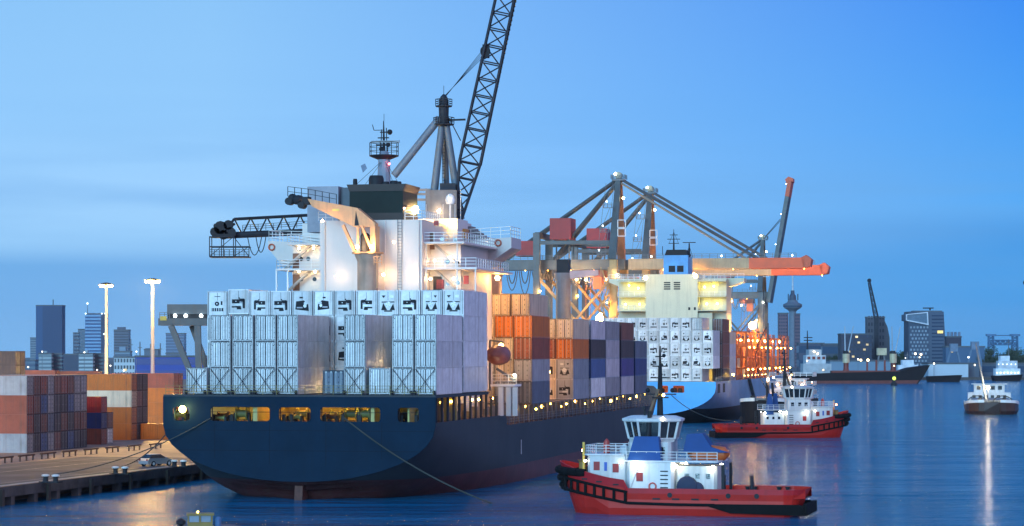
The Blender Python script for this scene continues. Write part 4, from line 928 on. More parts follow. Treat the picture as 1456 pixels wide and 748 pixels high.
# ================================================================ lattice-boom crane towering over the ship
def big_crane():
    Y = 480; O = at(640, 503, Y); ox = O.x
    C = thing('lattice_boom_crane', 'towering dark crane with steep lattice boom rising out of the top of the picture', 'crane', (ox, Y, 2), 0, None)
    P = lambda px, py, dy=0: Vector((PX(px, Y+dy)-ox, dy, HZ(py, Y+dy)-2))
    mb = MB()
    foot = P(650, 322); base = P(668, 232); tipp = P(733.5, -75)
    mb.lattice(base, tipp, 3.4, 4.1, 3.2, 3.4, 13, .13, (0, 1, 0), .24)
    mb.lattice(foot, base, 3.0, .8, 3.4, 4.1, 4, .13, (0, 1, 0), .26)
    mb.build('boom', BOOMG, C)
    # walkway with dark rungs on the underside of the boom
    d = (tipp-base).normalized(); mb = MB(); nrm = Vector((d.z, 0, -d.x))
    for k in range(46): q = base.lerp(tipp, k/46)+nrm*2.15; mb.bar(q+Vector((0, -1.5, 0)), q+Vector((0, 1.5, 0)), .3, .12)
    mb.bar(foot+nrm*.5, base+nrm*2.15, .5, .3).bar(base+nrm*2.15, tipp+nrm*1.9, .5, .3); mb.build('boom_walkway', DARK, C)
    mb = MB()
    for o_ in (-.6, 0, .6): q = P(690, 73)+Vector((0, o_-.15, 0)); mb.lathe(q, [(1.0, 0), (1.0, .3)], 14, 0, 'y')
    mb.box(P(686, 70).x, P(696, 70).x, -1, 1, P(0, 82).z, P(0, 64).z); mb.build('sheave_block', DARK, C)
    mb = MB()
    for i in range(4): mb.tube(P(633, 139)+Vector((0, -.9+.6*i, .2*i)), P(688, 70+3*i)+Vector((0, -.9+.6*i, 0)), .05, n=4)
    mb.build('luffing_rope', DARK, C)
    A = M('a_frame_blue_grey', (.12, .16, .21), .5, var=.2)
    MB().tube(P(625, 168), P(560, 250), .75, .75, 12).build('back_stay', A, C, smooth=True)
    MB().tube(P(628, 178), P(616, 285), .62, .8, 12).build('a_frame_leg', A, C, smooth=True)
    MB().tube(P(635, 178), P(655, 312, 1), .62, .8, 12).build('a_frame_leg', A, C, smooth=True)
    MB().tube(P(632, 178, 3), P(636, 300, 4), .55, .6, 12).build('a_frame_leg', A, C, smooth=True)
    x = P(631, 150).x; z = lambda py: P(0, py).z
    mb = MB().lathe((x, 0, z(180)), [(.9, 0), (1.0, z(152)-z(180)), (.7, z(138)-z(180)), (.2, z(134)-z(180))], 12); mb.build('mast_head', BOOMG, C)
    for py, r in ((178, 2.0), (152, 1.6)):
        mb = MB()
        mb.lathe((x, 0, z(py)), [(r, 0), (r, .25)], 12); mb.rail([(x+r*math.cos(R(a)), r*math.sin(R(a)), z(py)+.2) for a in range(0, 361, 60)], 1.3, 1.2, .05); mb.build('mast_platform', DARK, C)
    mb = MB()
    mb.tube((x, 0, z(136)), (x, 0, z(122)), .05); mb.build('aerial', DARK, C); MB().bar(P(634, 171), P(662, 170), .35).bar(P(640, 171), P(655, 200), .2).build('mast_strut', DARK, C)
    mb = MB()
    for k in range(22): mb.bar(P(629, 182+5*k, 1.2), P(633, 182+5*k, 1.2), .1)
    mb.bar(P(629, 180, 1.2), P(629, 295, 1.2), .12).bar(P(633, 180, 1.2), P(633, 295, 1.2), .12); mb.build('mast_ladder', DARK, C)
    mb = MB()
    for py in (270, 276, 284): mb.bar(P(570, py), P(612, py), .5, .45)
    for px in (576, 592, 606): mb.bar(P(px, 268), P(px, 300), .25)
    mb.build('machine_deck_beam', M('machine_deck_grey', (.25, .22, .21), .6), C)
    BX(P(606, 0).x, P(650, 0).x, -4, 4, z(322), z(272)).build('machinery_house', M('crane_house_grey', (.16, .15, .15), .6, streak=.5), C)
    BX(P(626, 0).x, P(648, 0).x, -3, 3, z(272)+.01, z(262)).build('winch_house', BOOMG, C)
    BX(P(600, 0).x, P(652, 0).x, -5, 5, z(330), z(322)-.01).build('slewing_platform', BOOMG, C)
    MB().lathe((P(626, 0).x, 0, 0), [(4.2, 0), (3.6, 3), (2.6, z(330)-2), (3.2, z(330)-.02)], 16).build('tower', BOOMG, C)
    lamp(C, P(624, 300, -5), .3, (1, .7, .4), 120)
    return C
big_crane()
def side_crane():
    Y = 400; ox = PX(525, Y)
    C = thing('lattice_boom_crane', 'dark crane behind the white deckhouse, lattice boom lying level to the left with hanging basket', 'crane', (ox, Y, 2), 0)
    P = lambda px, py, dy=0: Vector((PX(px, Y+dy)-ox, dy, HZ(py, Y+dy)-2))
    n = 8; mb = MB()
    a = P(333, 311); b_ = P(520, 301); mb.tube(a, b_, .2, n=6); mb.tube(a+Vector((0, 2.4, 0)), b_+Vector((0, 2.4, 0)), .2, n=6)
    mb.tube(P(318, 335, 1.2), P(520, 326, 1.2), .55, n=10)
    for k in range(n):
        x0 = 333+(520-333)*k/n; x1 = 333+(520-333)*(k+1)/n; xm = (x0+x1)/2; ty = 311-10*(x0-333)/187; by = 334-8*(xm-333)/187
        for dy in (0, 2.4): mb.tube(P(x0, ty, dy), P(xm, by, 1.2), .13, n=5).tube(P(x1, ty-1.2, dy), P(xm, by, 1.2), .13, n=5)
        mb.tube(P(x0, ty, 0), P(x0, ty, 2.4), .1, n=4)
    mb.tube(P(333, 311), P(318, 335), .22, n=6); mb.build('boom', BOOMG, C)
    mb = MB().rail([P(345, 329, -.4), P(455, 322, -.4)], 1.0, 1.2, .035); mb.build('boom_walkway', BOOMG, C)
    mb = MB()
    for px, py, r in ((314, 324, 1.1), (325, 320, .8), (306, 330, .8), (328, 331, .9), (318, 334, .8)): mb.lathe((P(px, 0).x, -.5, P(0, py).z), [(r, 0), (r, .5)], 12, 0, 'y'); mb.lathe((P(px, 0).x, 1.0, P(0, py).z), [(r*.8, 0), (r*.8, .5)], 12, 0, 'y')
    mb.bar(P(304, 320), P(332, 332), .5).bar(P(304, 335), P(334, 318), .4).box(P(303, 0).x, P(333, 0).x, -.6, 1.8, P(0, 338).z, P(0, 333).z); mb.build('boom_head', DARK, C)
    mb = MB(); zt, zb = P(0, 337).z, P(0, 365).z; xa, xb, xc = P(299, 0).x, P(333, 0).x, P(355, 0).x
    for x in (xa, (xa+xb)/2, xb):
        for y in (-1, 2): mb.bar((x, y, zb), (x, y, zt), .14)
    for z_ in (zb, (zb+zt)/2, zt):
        for y in (-1, 2): mb.bar((xa, y, z_), (xb if z_ > zb+2 else xc, y, z_), .16)
        mb.bar((xa, -1, z_), (xa, 2, z_), .14)
    mb.bar((xb, -1, zt), (xc, -1, zb), .12).bar((xa, -1, zb), (xb, -1, zt), .1).bar((xb, -1, zb), (xc, -1, (zt+zb)/2), .1).bar((xc, -1, zb), (xc, -1, (zt+zb)/2), .12).box(xa, xc, -1, 2, zb-.15, zb)
    mb.rail([(xa, -1, zb), (xc, -1, zb)], 1.1, .8, .04)
    mb.build('access_basket', BOOMG, C)
    mb = MB()
    for x0, w_, d_ in ((352, 20, 26), (364, 14, 22)): mb.path([P(x0+w_*t_/8, 337+d_*math.sin(math.pi*t_/8)**.8) for t_ in range(9)], .07, 4)
    mb.build('hanging_hose', DARK, C)
    MB().lathe((0, 0, 0), [(3.5, 0), (2, 3), (1.6, P(0, 326).z), (2.2, P(0, 322).z), (2.2, P(0, 300).z)], 14).build('tower', BOOMG, C)
    return C
side_crane()
# straddle gantry at far left
def rtg():
    Y = 400; ox = PX(266, Y); C = thing('yard_gantry', 'purple-grey yard gantry on splayed legs left of the white reefer stacks', 'crane', (ox, Y, 2), 0)
    P = lambda px, py, dy=0: Vector((PX(px, Y+dy)-ox, dy, HZ(py, Y+dy)-2)); G = M('yard_gantry_paint', (.075, .09, .10), .55, streak=.4)
    z = lambda py: P(0, py).z
    BX(P(240, 0).x, P(312, 0).x, -2, 2, z(447), z(433)).build('top_box', G, C)
    BX(P(228, 0).x, P(318, 0).x, -2.5, 2.5, z(463), z(453)).build('main_beam', G, C)
    BX(P(240, 0).x, P(312, 0).x, -1.6, 1.6, z(453)+.01, z(447)-.01).build('mid_panel', DARK, C)
    for a, b_, dy in (((243, 463), (271, 530), -2), ((273, 463), (297, 530), 2), ((281, 463), (283, 530), -2.2), ((300, 463), (312, 530), 2)):
        p, q = P(*a, dy), P(*b_, dy); k = (q.z-0)/(p.z-q.z); MB().bar(p, q+(q-p)*k, 1.0, .9).build('leg', G, C)
    for px in (249, 264, 286): lamp(C, P(px, 449, -2.2), .28, COOL, 14)
    BX(P(231, 0).x, P(240, 0).x, -2.6, -2.55, z(456), z(450)).build('warning_plate', M('plate_yellow', (.6, .42, .04), .5), C)
    MB().rail([P(227, 453, -2.4), P(241, 453, -2.4)], 1.0, .7, .04).build('railing', STEEL, C)
rtg()
# ================================================================ quay: stacks, masts, car, barriers, bollards
QRZ = math.pi/2-F1.th
GQ = 'containers stacked on the quay'
def qblock(px, Y, cols_, L, H, tag_, zb=2.0):
    f = Frame(PX(px, Y), Y)
    for k, colr in enumerate(cols_):
        for t_, cn in enumerate(colr):
            if cn is None: continue
            w_ = f.W(0, 1.22+k*2.5, zb+t_*(H+.012))
            container(w_, QRZ, cn, '%s container, %s tier, %s row back, %s' % (CN[cn], TIER[t_], ORD[k+1], tag_), GQ, L=L, H=H)
qblock(38, 347, [['grey', 'rust', 'rust', 'grey'], ['dark', 'dark', 'brown', 'brown'], ['blue', 'brown', 'blue', 'rust'], ['grey', 'slate', 'grey', 'grey'], ['brown', 'dark', 'dark', 'brown'], ['dark', 'brown', 'dark', 'rust'], ['blue', 'dark', 'blue', 'brown'], ['dark', 'brown', 'grey', 'grey'], ['dark', 'brown', 'grey', 'grey']], 12.19, 2.70, 'block at left edge')
qblock(144, 379, [['rust', 'navy', 'red'], ['white', 'brown']], 12.19, 2.45, 'low red and navy stack')
qblock(187, 399, [['orange', 'orange', 'cream', 'orange'], ['dark', 'dark', 'brown', 'dark'], ['brown', 'dark', 'dark', 'dark']], 12.19, 2.66, 'tall orange stack')
qblock(250, 401, [['orange']], 6.06, 2.59, 'standing alone beside tall orange stack')
qblock(247, 444, [['orange', 'orange', 'orange', 'rust'], ['rust', 'rust', 'orange', 'rust']], 12.19, 2.6, 'stack half behind ship stern')
qblock(22, 505, [['dark', 'dark', 'dark', 'dark', 'dark'], ['dark', 'dark', 'dark', 'dark', 'dark']], 12.19, 2.9, 'tall dark stack at far left')
qblock(78, 560, [['red', 'red', 'red', 'rust']], 12.19, 2.55, 'far row below first flats')
qblock(140, 560, [['rust', 'rust', 'rust', 'rust']], 12.19, 2.5, 'far row below second flats')
def mast(px, Y, py, s, label):
    x = PX(px, Y); o = thing('high_mast_light', label, 'light mast', (x, Y, 2), 0, 'tall light masts on the quay'); h = HZ(py, Y)-2
    MB().tube((0, 0, 0), (0, 0, h), .42, .24, 12).build('mast', M('mast_galvanised', (.42, .38, .36), .5, var=.1), o, smooth=True)
    mb = MB().lathe((0, 0, h-.2), [(.8, 0), (1.1, .15), (1.1, .3), (.3, .5)], 14)
    mb.build('head_frame', DARK, o)
    for k in range(6):
        a = k*math.pi/3; mb = MB().bar((.8*math.cos(a), .8*math.sin(a), h), (1.5*math.cos(a), 1.5*math.sin(a), h-.15), .35, .2); mb.build('floodlight', STEEL, o)
        lamp(o, (1.1*math.cos(a), 1.1*math.sin(a), h-.32), .22, (1, .58, .14), s)
mast(217, 450, 398, 34000, 'brightly lit tall light mast, right of the pair behind the quay stacks')
mast(151, 480, 404, 90, 'dimmer tall light mast, left of the pair behind the quay stacks')
mast(-130, 318, 240, 4500, 'added tall light mast, out of view to the left, warming the apron')  # unseen mast added to light the apron and quay stacks warmly
for k in range(8):
    t = k/7; px = 7+(221.5-7)*t; Y = 315+48*t; x = PX(px+0, Y)
    o = thing('guard_rail', 'low steel guard rail on the quay, %s of eight from the left' % ORD[k+1], 'barrier', (x, Y, 2.0), QRZ-math.pi/2, 'low guard rails lining the quay road')
    MB().box(-.09, .09, -2.6, 2.6, .62, .82).build('rail_beam', RUSTY, o)
    for y in (-2.1, 0, 2.1): BX(-.08, .08, y-.1, y+.1, 0, .62).build('leg', RUSTY, o)
    BX(-.25, .25, -.4, .4, 0.005, .03).build('base_plate', RUSTY, o)
for (px, py), n_ in zip(((72, 686), (171, 674), (254.5, 664)), ('left', 'middle', 'right')):
    Y = 14*FPX/(py-503); x = PX(px, Y)
    o = thing('mooring_bollard', 'double white-capped mooring bollard on the quay edge, %s of the three' % {'left': 'leftmost', 'middle': 'middle', 'right': 'rightmost'}[n_], 'bollard', (x, Y, 2.0), R(-20), 'double bollards on the quay edge')
    MB().box(-1.2, 1.2, -.5, .5, .0, .12).build('base_plate', DARK, o)
    for sx in (-.62, .62):
        MB().lathe((sx, 0, .12), [(.3, 0), (.26, .4), (.36, .55)], 12).build('post', DARK, o)
        MB().lathe((sx, 0, .67), [(.44, 0), (.42, .16), (.2, .22)], 12).build('cap', M('bollard_cap_white', (.6, .6, .6), .5), o)
# car
def car():
    Y = 307; o = thing('parked_car', 'small silver hatchback parked on the quay beside the ship stern', 'car', (PX(222, Y), Y, 2.022), R(-38))
    SV = M('car_silver', (.42, .45, .5), .3, .5, var=.05)
    mb = MB().prism([(-2.15, .28), (-2.18, .72), (-2.0, .98), (-1.0, 1.0), (1.05, .97), (2.0, .78), (2.15, .55), (2.12, .28)], -.86, .86, 'yz'); mb.build('body', SV, o)
    mb = MB(); lo = [(-1.95, 1.0), (1.05, .97)]; hi = [(-1.35, 1.43), (.15, 1.45)]
    vs = []
    for (y, z), wd in ((lo[0], .80), (lo[1], .80), (hi[1], .62), (hi[0], .62)): vs += [(-wd, y, z), (wd, y, z)]
    mb.add(vs, [(0, 2, 4, 6), (1, 7, 5, 3), (0, 6, 7, 1), (2, 3, 5, 4), (6, 4, 5, 7)]); mb.build('cabin_glass', GLASS, o)
    BX(-.6, .6, -1.3, .12, 1.44, 1.48).build('roof', SV, o)
    for y in (-1.30, 1.35):
        for x in (-.84, .84):
            wl = MB().lathe((x-.1, y, .33), [(.33, 0), (.33, .2)], 16, 0, 'x').build('wheel', RUBBER, o); MB().lathe((x-.115, y, .33), [(.2, 0), (.2, .23)], 12, 0, 'x').build('rim', ALU, wl)
    for x in (-.65, .65):
        BX(x-.16, x+.16, 2.05, 2.17, .58, .72).build('headlight', M('headlight_lens', (.7, .7, .72), .1), o); BX(x-.13, x+.13, -2.2, -2.1, .7, .9).build('tail_light', REDH, o)
        BX(x*1.45-.08, x*1.45+.08, .75, .9, .98, 1.1).build('wing_mirror', SV, o)
car()
# mooring ropes
def rope(a, b_, sag, r, label, n=14, drop=0):
    a, b_ = Vector(a), Vector(b_); pts = [a.lerp(b_, k/n)-Vector((0, 0, sag*4*(k/n)*(1-k/n))) for k in range(n+1)]
    o = MB().path(pts, r, 5).build('mooring_rope', ROPE); tag(o, label, 'rope'); return o
w1 = F1.W(F1.v(489, -.1), -.15, F1.h(594, 0, 5))
rope(w1, at(700, 716, 263), .9, .09, 'thick dark rope running from the stern opening down right to the water')
Yb = 14*FPX/(684-503)
rope(F1.W(F1.v(300, 0), -.15, 8.9), (PX(74, Yb), Yb, 2.7), 1.0, .06, 'long mooring rope from the stern to the leftmost bollard')
Yb2 = 14*FPX/(672-503)
rope(F1.W(-15.3, .0, 7.0), (PX(172, Yb2), Yb2, 2.7), .6, .06, 'short mooring rope from the hull corner to the middle bollard')

# ================================================================ tugs
TR = M('tug_hull_red', (.44, .018, .012), .5, spec=.3, var=.12, scale=.3, streak=.2, dirt=(.2, .02, .02)); TRD = M('tug_deck_green', (.05, .06, .05), .7); TBL = M('tug_cover_blue', (.006, .06, .24), .7, var=.15)
TW = M('tug_house_white', (.60, .61, .62), .45, var=.1, streak=.35, dirt=(.3, .24, .2), scale=.8); TPINK = M('tug_bulwark_red', (.36, .015, .022), .55, spec=.2, var=.15, streak=.3, dirt=(.15, .02, .02))
TL = .22
def tug(loc, rz, label, blues, mastx=2.4, tall=True, lights=1.0, stern=-13.0, bow=13.0):
    T = thing('tugboat', label, 'tugboat', loc, rz, 'red-hulled harbour tugs')
    def half(x):
        if x > 5: return 4.3*math.sqrt(max(0, 1-((x-5)/(bow-5))**2.3))
        if x < -10.5: return 4.3-1.5*((-10.5-x)/2.5)**2
        return 4.3
    def sheer(x): return 2.75 if x < 5.0 else 2.75+.85+1.75*((x-5.0)/8)**1.5 if x > 5.4 else 2.75+.85*(x-5.0)/.4
    def sec(x, q=1.0):   # outer skin profile, keel to rail
        h = half(x); s = sheer(x); dx = max(0, (x-7))*.10; o_ = []
        for z, f in ((-1.2, .55), (0, .80 if x > 8 else .93), (.7, .9 if x > 8 else .98), (1.6, .97), (s*.7+.3, 1.0), (s, .98 if x < 5 else 1.02)): o_.append((x-(1-z/s)*max(0, x-9)*.42 if x > 9 else x+(1-z/s)*max(0, -x-11.5)*.9, h*f*q, z))
        return o_
    xs = [stern, -12.6, -12, -11, -9, -6, -3, 0, 3, 4.98, 5.4, 7, 8.5, 10, 11, 11.8, 12.4, 12.8, 12.97]
    mb = MB(); rows = []
    for sg in (1, -1): rows.append([[(a, sg*b_, c_) for a, b_, c_ in sec(x)] for x in xs])
    for rr in rows:
        for i in range(len(xs)-1):
            for j in range(5):
                mb.add([rr[i][j], rr[i+1][j], rr[i+1][j+1], rr[i][j+1]], [(0, 1, 2, 3)], 1 if (j == 4) else 0)
    # stern closure and inner bulwark
    a, b_ = rows[0][0], rows[1][0]
    for j in range(5): mb.add([a[j], b_[j], b_[j+1], a[j+1]], [(0, 1, 2, 3)], 0)
    for rr, sg in ((rows[0], 1), (rows[1], -1)):
        inn = [(p[5][0]-(0 if k < 12 else .12), max(0, abs(p[5][1])-.16)*sg, p[5][2]) for k, p in enumerate(rr)]
        bot = [(x_, y_, z_-.95) for x_, y_, z_ in inn]
        for i in range(len(xs)-1):
            mb.add([rr[i][5], rr[i+1][5], inn[i+1], inn[i]], [(0, 1, 2, 3)], 1); mb.add([inn[i], inn[i+1], bot[i+1], bot[i]], [(0, 1, 2, 3)], 0)
    me = mb.mesh('hull', [TR, TPINK]); link('hull', me, T)
    mb = MB()
    for i in range(len(xs)-1):
        p, q = sec(xs[i])[5], sec(xs[i+1])[5]; mb.add([(p[0], p[1]-.1, p[2]-.93), (q[0], max(.02, q[1]-.1), q[2]-.93), (q[0], -max(.02, q[1]-.1), q[2]-.93), (p[0], -p[1]+.1, p[2]-.93)], [(0, 1, 2, 3)])
    mb.build('deck', TRD, T)
    # fenders: belts, ladder frames at the bow, big stern rubber
    def off(x, z, e): h = half(x); return h*(.96 if x < 8 else .93)+e
    for sg in (1, -1):
        mb = MB()
        lo = [(x, sg*(half(x)+.04), 1.15+max(0, (x-0))*.02+max(0, x-5)*.16) for x in (-4, 0, 3, 5, 7, 8.5, 10, 11, 11.8, 12.4)]
        mb.path(lo, .16, 6)
        mb.build('belt_fender', RUBBER, T)
    for sg in (1, -1):
        mb = MB()
        up = [(x, sg*(half(x)+.08), 2.35+max(0, x-5)*.19) for x in (5, 7, 8.5, 10, 11, 11.8, 12.4)]
        mb.path(up, .15, 6)
        for x in (5.2, 6.4, 7.5, 8.5, 9.5, 10.4, 11.2, 11.9): mb.bar((x, sg*(half(x)+.08), 1.2+max(0, x-5)*.16), (x, sg*(half(x)+.08), 2.35+max(0, x-5)*.19), .26)
        mb.build('bow_fender_frame', RUBBER, T)
    mb = MB(); pts = []
    for a_ in range(-90, 91, 15): x = 9.6+3.5*math.cos(R(a_)); pts.append((x, math.sin(R(a_))*(half(min(x, 12.9))*0+3.45), 4.2+.25*math.cos(R(a_))))
    mb.path(pts, .42, 8); mb.path([(x*.985, y*.96, z-.8) for x, y, z in pts[3:-3]], .40, 8); mb.path([(x*.97, y*.9, z-1.55) for x, y, z in pts[4:-4]], .36, 8); mb.build('bow_fender', RUBBER, T, smooth=True)
    mb = MB()
    for sg in (1, -1):
        pr = [(-3.0, 1.12), (-3.9, 1.25), (-12.6, 1.3), (-13.1, 1.15), (-13.1, .2), (-5.6, .35)]
        mb.prism(pr, sg*4.28, sg*4.5, 'xz')
    mb.prism([(-4.3, .2), (4.3, .2), (4.3, 1.3), (-4.3, 1.3)], -13.35, -12.95, 'yz'); mb.build('stern_fender', RUBBER, T)
    for sg in (1, -1):
        for x in (0.6, -5.4, -8.3):
            MB().lathe((x, sg*4.29-.02, 2.1), [(.26, 0), (.26, .05)], 12, 0, 'y').build('porthole', DARK, T)
        for x in (2.0, 0, -2.0, -4.0): BX(x-.38, x+.38, sg*4.29-.03, sg*4.29+.03, 1.62, 1.78).build('freeing_port', DARK, T)
        for x in (6.2, 8.0, 9.6): BX(x-.3, x+.3, sg*(half(x)+.0)-.04, sg*(half(x))+.07, 3.0+.15*(x-6), 3.14+.15*(x-6)).build('freeing_port', DARK, T)
    # houses
    def house(nm, x0, x1, w_, z0, z1, sl=.0, m=TW, r=.3):
        MB().prism([(x0+r, -w_), (x1-r, -w_), (x1, -w_+r), (x1, w_-r), (x1-r, w_), (x0+r, w_), (x0, w_-r), (x0, -w_+r)], z0, z1, 'xy').build(nm, m, T)
    house('forward_house', 5.3, 9.6, 2.4, 1.9, 6.0); house('forward_house_roof', 5.4, 9.9, 2.6, 6.0, 6.15)
    house('main_house', .4, 5.3, 3.1, 1.8, 5.4); house('main_house', -3.9, .4, 2.2, 1.8, 5.0)
    house('boat_deck', -4.2, 5.5, 3.3, 5.4, 5.55)
    house('tier_house', .9, 5.4, 2.1, 5.55, 7.4)
    MB().rail([(5.5, 2.5, 6.15), (9.7, 2.5, 6.15), (9.7, -2.5, 6.15), (5.5, -2.5, 6.15)], .9, 1, .03).build('railing', TW, T)
    MB().rail([(-4.1, 3.2, 5.55), (5.3, 3.2, 5.55)], .9, 1.1, .03).build('railing', TW, T); MB().rail([(-4.1, -3.2, 5.55), (5.3, -3.2, 5.55)], .9, 1.1, .03).build('railing', TW, T)
    for sg in (1, -1):
        for x, z in ((8.6, 4.9), (6.6, 4.7)): BX(x-.32, x+.32, sg*2.42-.03, sg*2.42+.03, z-.45, z+.45).build('door', REDH, T)
        BX(7.5, 7.8, sg*2.42-.03, sg*2.42+.03, 4.4, 5.3).build('window', M('sign_blue', (.02, .08, .4), .5), T)
        BX(3.6, 4.3, sg*3.1-.03, sg*3.1+.04, 3.4, 4.3).build('door', REDH, T)
        for k in range(6): BX(1.0, 1.8, sg*3.1-.03, sg*3.1+.04, 2.3+.42*k, 2.42+.42*k).build('vent_louvre', DARK, T)
        mb = MB(); pts = [(2.6+.36*math.cos(R(a_)), sg*3.15, 2.9+.36*math.sin(R(a_))) for a_ in range(0, 361, 30)]; mb.path(pts, .09, 6); mb.build('lifebuoy', M('buoy_red_white', (.5, .12, .1), .6), T)
    # wheelhouse: faceted, leaning out, with individual panes
    cx = 3.1; n = 8
    def ring(rx, ry, z): return [(cx+rx*math.cos(R(22.5+45*k)), ry*math.sin(R(22.5+45*k)), z) for k in range(n)]
    mb = MB(); rs = [ring(2.55, 2.2, 7.4), ring(2.6, 2.3, 7.75)]
    for i in range(len(rs)-1): mb.add(rs[i]+rs[i+1], [(k, (k+1) % n, n+(k+1) % n, n+k) for k in range(n)])
    mb.add(rs[0], [tuple(range(n))]); mb.add(rs[-1], [tuple(range(n))]); mb.build('wheelhouse', TW, T)
    lo, hi = ring(2.6, 2.3, 7.75), ring(3.05, 2.75, 9.55)
    mb = MB()
    for k in range(n):
        k2 = (k+1) % n; mb.bar(lo[k], hi[k], .22)
        ml = Vector(lo[k]).lerp(Vector(lo[k2]), .5); mh = Vector(hi[k]).lerp(Vector(hi[k2]), .5); mb.bar(ml, mh, .12)
        mb.bar(lo[k], lo[k2], .16); mb.bar(hi[k], hi[k2], .16)
        for A_, B_, C_, D_ in ((Vector(lo[k]), ml, mh, Vector(hi[k])), (ml, Vector(lo[k2]), Vector(hi[k2]), mh)):
            c_ = (A_+B_+C_+D_)/4; s_ = .985
            q = [c_+(p-c_)*s_ for p in (A_, B_, C_, D_)]; cc_ = Vector((cx, 0, c_.z)); q = [p+(cc_-p)*.02 for p in q]
            MB().add(q, [(0, 1, 2, 3)]).build('window', M('wheelhouse_glass', (.02, .028, .035), .05, var=.1, spec=.8), T)
    mb.build('window_frame', TW, T)
    mb = MB(); r1, r2, r3 = ring(3.3, 3.0, 9.55), ring(3.35, 3.05, 9.8), ring(2.4, 2.1, 10.1)
    for A_, B_ in ((r1, r2), (r2, r3)): mb.add(A_+B_, [(k, (k+1) % n, n+(k+1) % n, n+k) for k in range(n)])
    mb.add(r1, [tuple(range(n))]); mb.add(r3, [tuple(range(n))]); mb.build('wheelhouse_roof', TW, T)
    lamp(T, (cx-.3, .8, 8.5), .13, YEL, 30)
    for x, y in blues:
        mb = MB(); b0 = [(x-1.8, y-.95, 5.55), (x+1.7, y-.95, 5.55), (x+1.7, y+.95, 5.55), (x-1.8, y+.95, 5.55)]; b1 = [(x-1.5, y-.75, 8.0), (x+1.0, y-.75, 8.0), (x+1.0, y+.75, 8.0), (x-1.5, y+.75, 8.0)]
        if not tall: b0 = [(x-.75, y-.7, 4.6), (x+.75, y-.7, 4.6), (x+.75, y+.7, 4.6), (x-.75, y+.7, 4.6)]; b1 = [(x-.25, y-.4, 8.6), (x+.4, y-.4, 8.6), (x+.4, y+.4, 8.6), (x-.25, y+.4, 8.6)]
        mb.add(b0+b1, [(0, 1, 2, 3), (4, 5, 6, 7), (0, 1, 5, 4), (1, 2, 6, 5), (2, 3, 7, 6), (3, 0, 4, 7)]); mb.build('funnel_casing', TBL, T)
        MB().tube((x-.3, y, 8.0), (x-.5, y, 10.6), .28, .24, 10).build('exhaust_pipe', DARK, T)
    # rescue boat under cover
    if tall:
        MB().lathe((-2.6, 0, 6.2), [(.1, -2.3), (.7, -1.8), (.95, 0), (.85, 1.5), (.1, 2.1)], 12, 0, 'x').build('rescue_boat', M('rescue_orange', (.6, .13, .03), .5), T, smooth=True)
        MB().prism([(-4.9, 6.35), (-.2, 6.35), (-.6, 8.2), (-2.2, 8.3), (-3.1, 6.9)], -1.1, 1.1, 'xz').build('boat_cover', TBL, T)
    mb = MB().lathe((-.9, 2.6, 2.9), [(.5, -.6), (1.05, -.4), (1.1, 0), (1.05, .4), (.5, .6)], 14, 0, 'y').lathe((-1.8, 2.3, 2.6), [(.4, -.6), (.8, -.4), (.8, .4), (.4, .6)], 14, 0, 'y'); mb.build('covered_winch', M('winch_cover_navy', (.012, .022, .06), .7), T, smooth=True)
    for x in (-4.6, -7.5): MB().lathe((x, 2.2, 1.8), [(.22, 0), (.22, 2.2), (.3, 2.3)], 10).build('towing_bitt', DARK, T)
    MB().bar((-4.6, 2.6, 1.8), (-4.6, 2.6, 5.2), .3).bar((-4.6, -2.6, 1.8), (-4.6, -2.6, 5.2), .3).build('deck_post', DARK, T)
    MB().lathe((10.6, 0, 3.6), [(.4, 0), (.4, 1.6), (.55, 1.8)], 10).build('bow_bitt', M('bitt_ochre', (.28, .17, .05), .6), T)
    MB().tube((10.3, .9, 3.7), (10.3, .9, 7.3), .14).build('bow_staff', M('staff_yellow', (.55, .38, .08), .6), T)
    # mast with arms and brace
    x = mastx; mb = MB().tube((x, 0, 10.0), (x, 0, 15.2), .34, .2, 8).tube((x, 0, 15.2), (x, 0, 17.3), .14, .08, 6)
    for z, w_ in ((12.3, 1.7), (14.0, 1.0), (15.2, .8), (16.2, .5)): mb.bar((x-w_, 0, z), (x+w_, 0, z), .13).bar((x, -w_*.7, z), (x, w_*.7, z), .13)
    mb.lathe((x, 0, 11.9), [(.9, 0), (.9, .12)], 10).ball((x+1.3, 0, 12.7), .25).ball((x-1.3, 0, 12.7), .25).ball((x-.4, 0, 16.3), .2); mb.build('signal_mast', DARK, T)
    MB().tube((x+2.0, .9, 7.6), (x+.1, .1, 12.8), .2, .2, 6).build('mast_brace', M('brace_brown', (.12, .07, .04), .6), T)
    MB().bar((x+1.6, -.9, 10.9), (x+1.6, .9, 10.9), .3).bar((x+1.6, 0, 10.1), (x+1.6, 0, 10.9), .2).build('radar_scanner', DARK, T)
    for sg in (1, -1):
        for x in (-6.2, -7.0, -9.5, -10.4): MB().lathe((x, sg*3.5, 1.8), [(.2, 0), (.2, .75), (.3, .8), (.3, .9)], 10).build('deck_bollard', DARK, T)
        MB().bar((5.2, sg*3.0, 2.0), (3.9, sg*3.0, 5.4), .5, .12).build('stairway', TW, T)
        for x in (-3.0, -1.9, -.8): BX(x-.22, x+.22, sg*2.2-.03, sg*2.2+.04, 3.7, 4.2).build('window', GLASS, T)
        for x in (1.8, 3.2, 4.4): BX(x-.3, x+.3, sg*2.1-.03, sg*2.1+.04, 6.2, 6.9).build('window', GLASS, T)
    MB().lathe((-8.2, 0, 1.8), [(.9, 0), (.9, .12), (.5, .2), (.5, .3)], 14).build('rope_coil', M('coil_blue', (.05, .12, .25), .9), T)
    MB().box(-11.6, -10.8, -1.2, 1.2, 1.8, 2.5).build('stern_roller_box', M('roller_grey', (.2, .2, .2), .6), T)
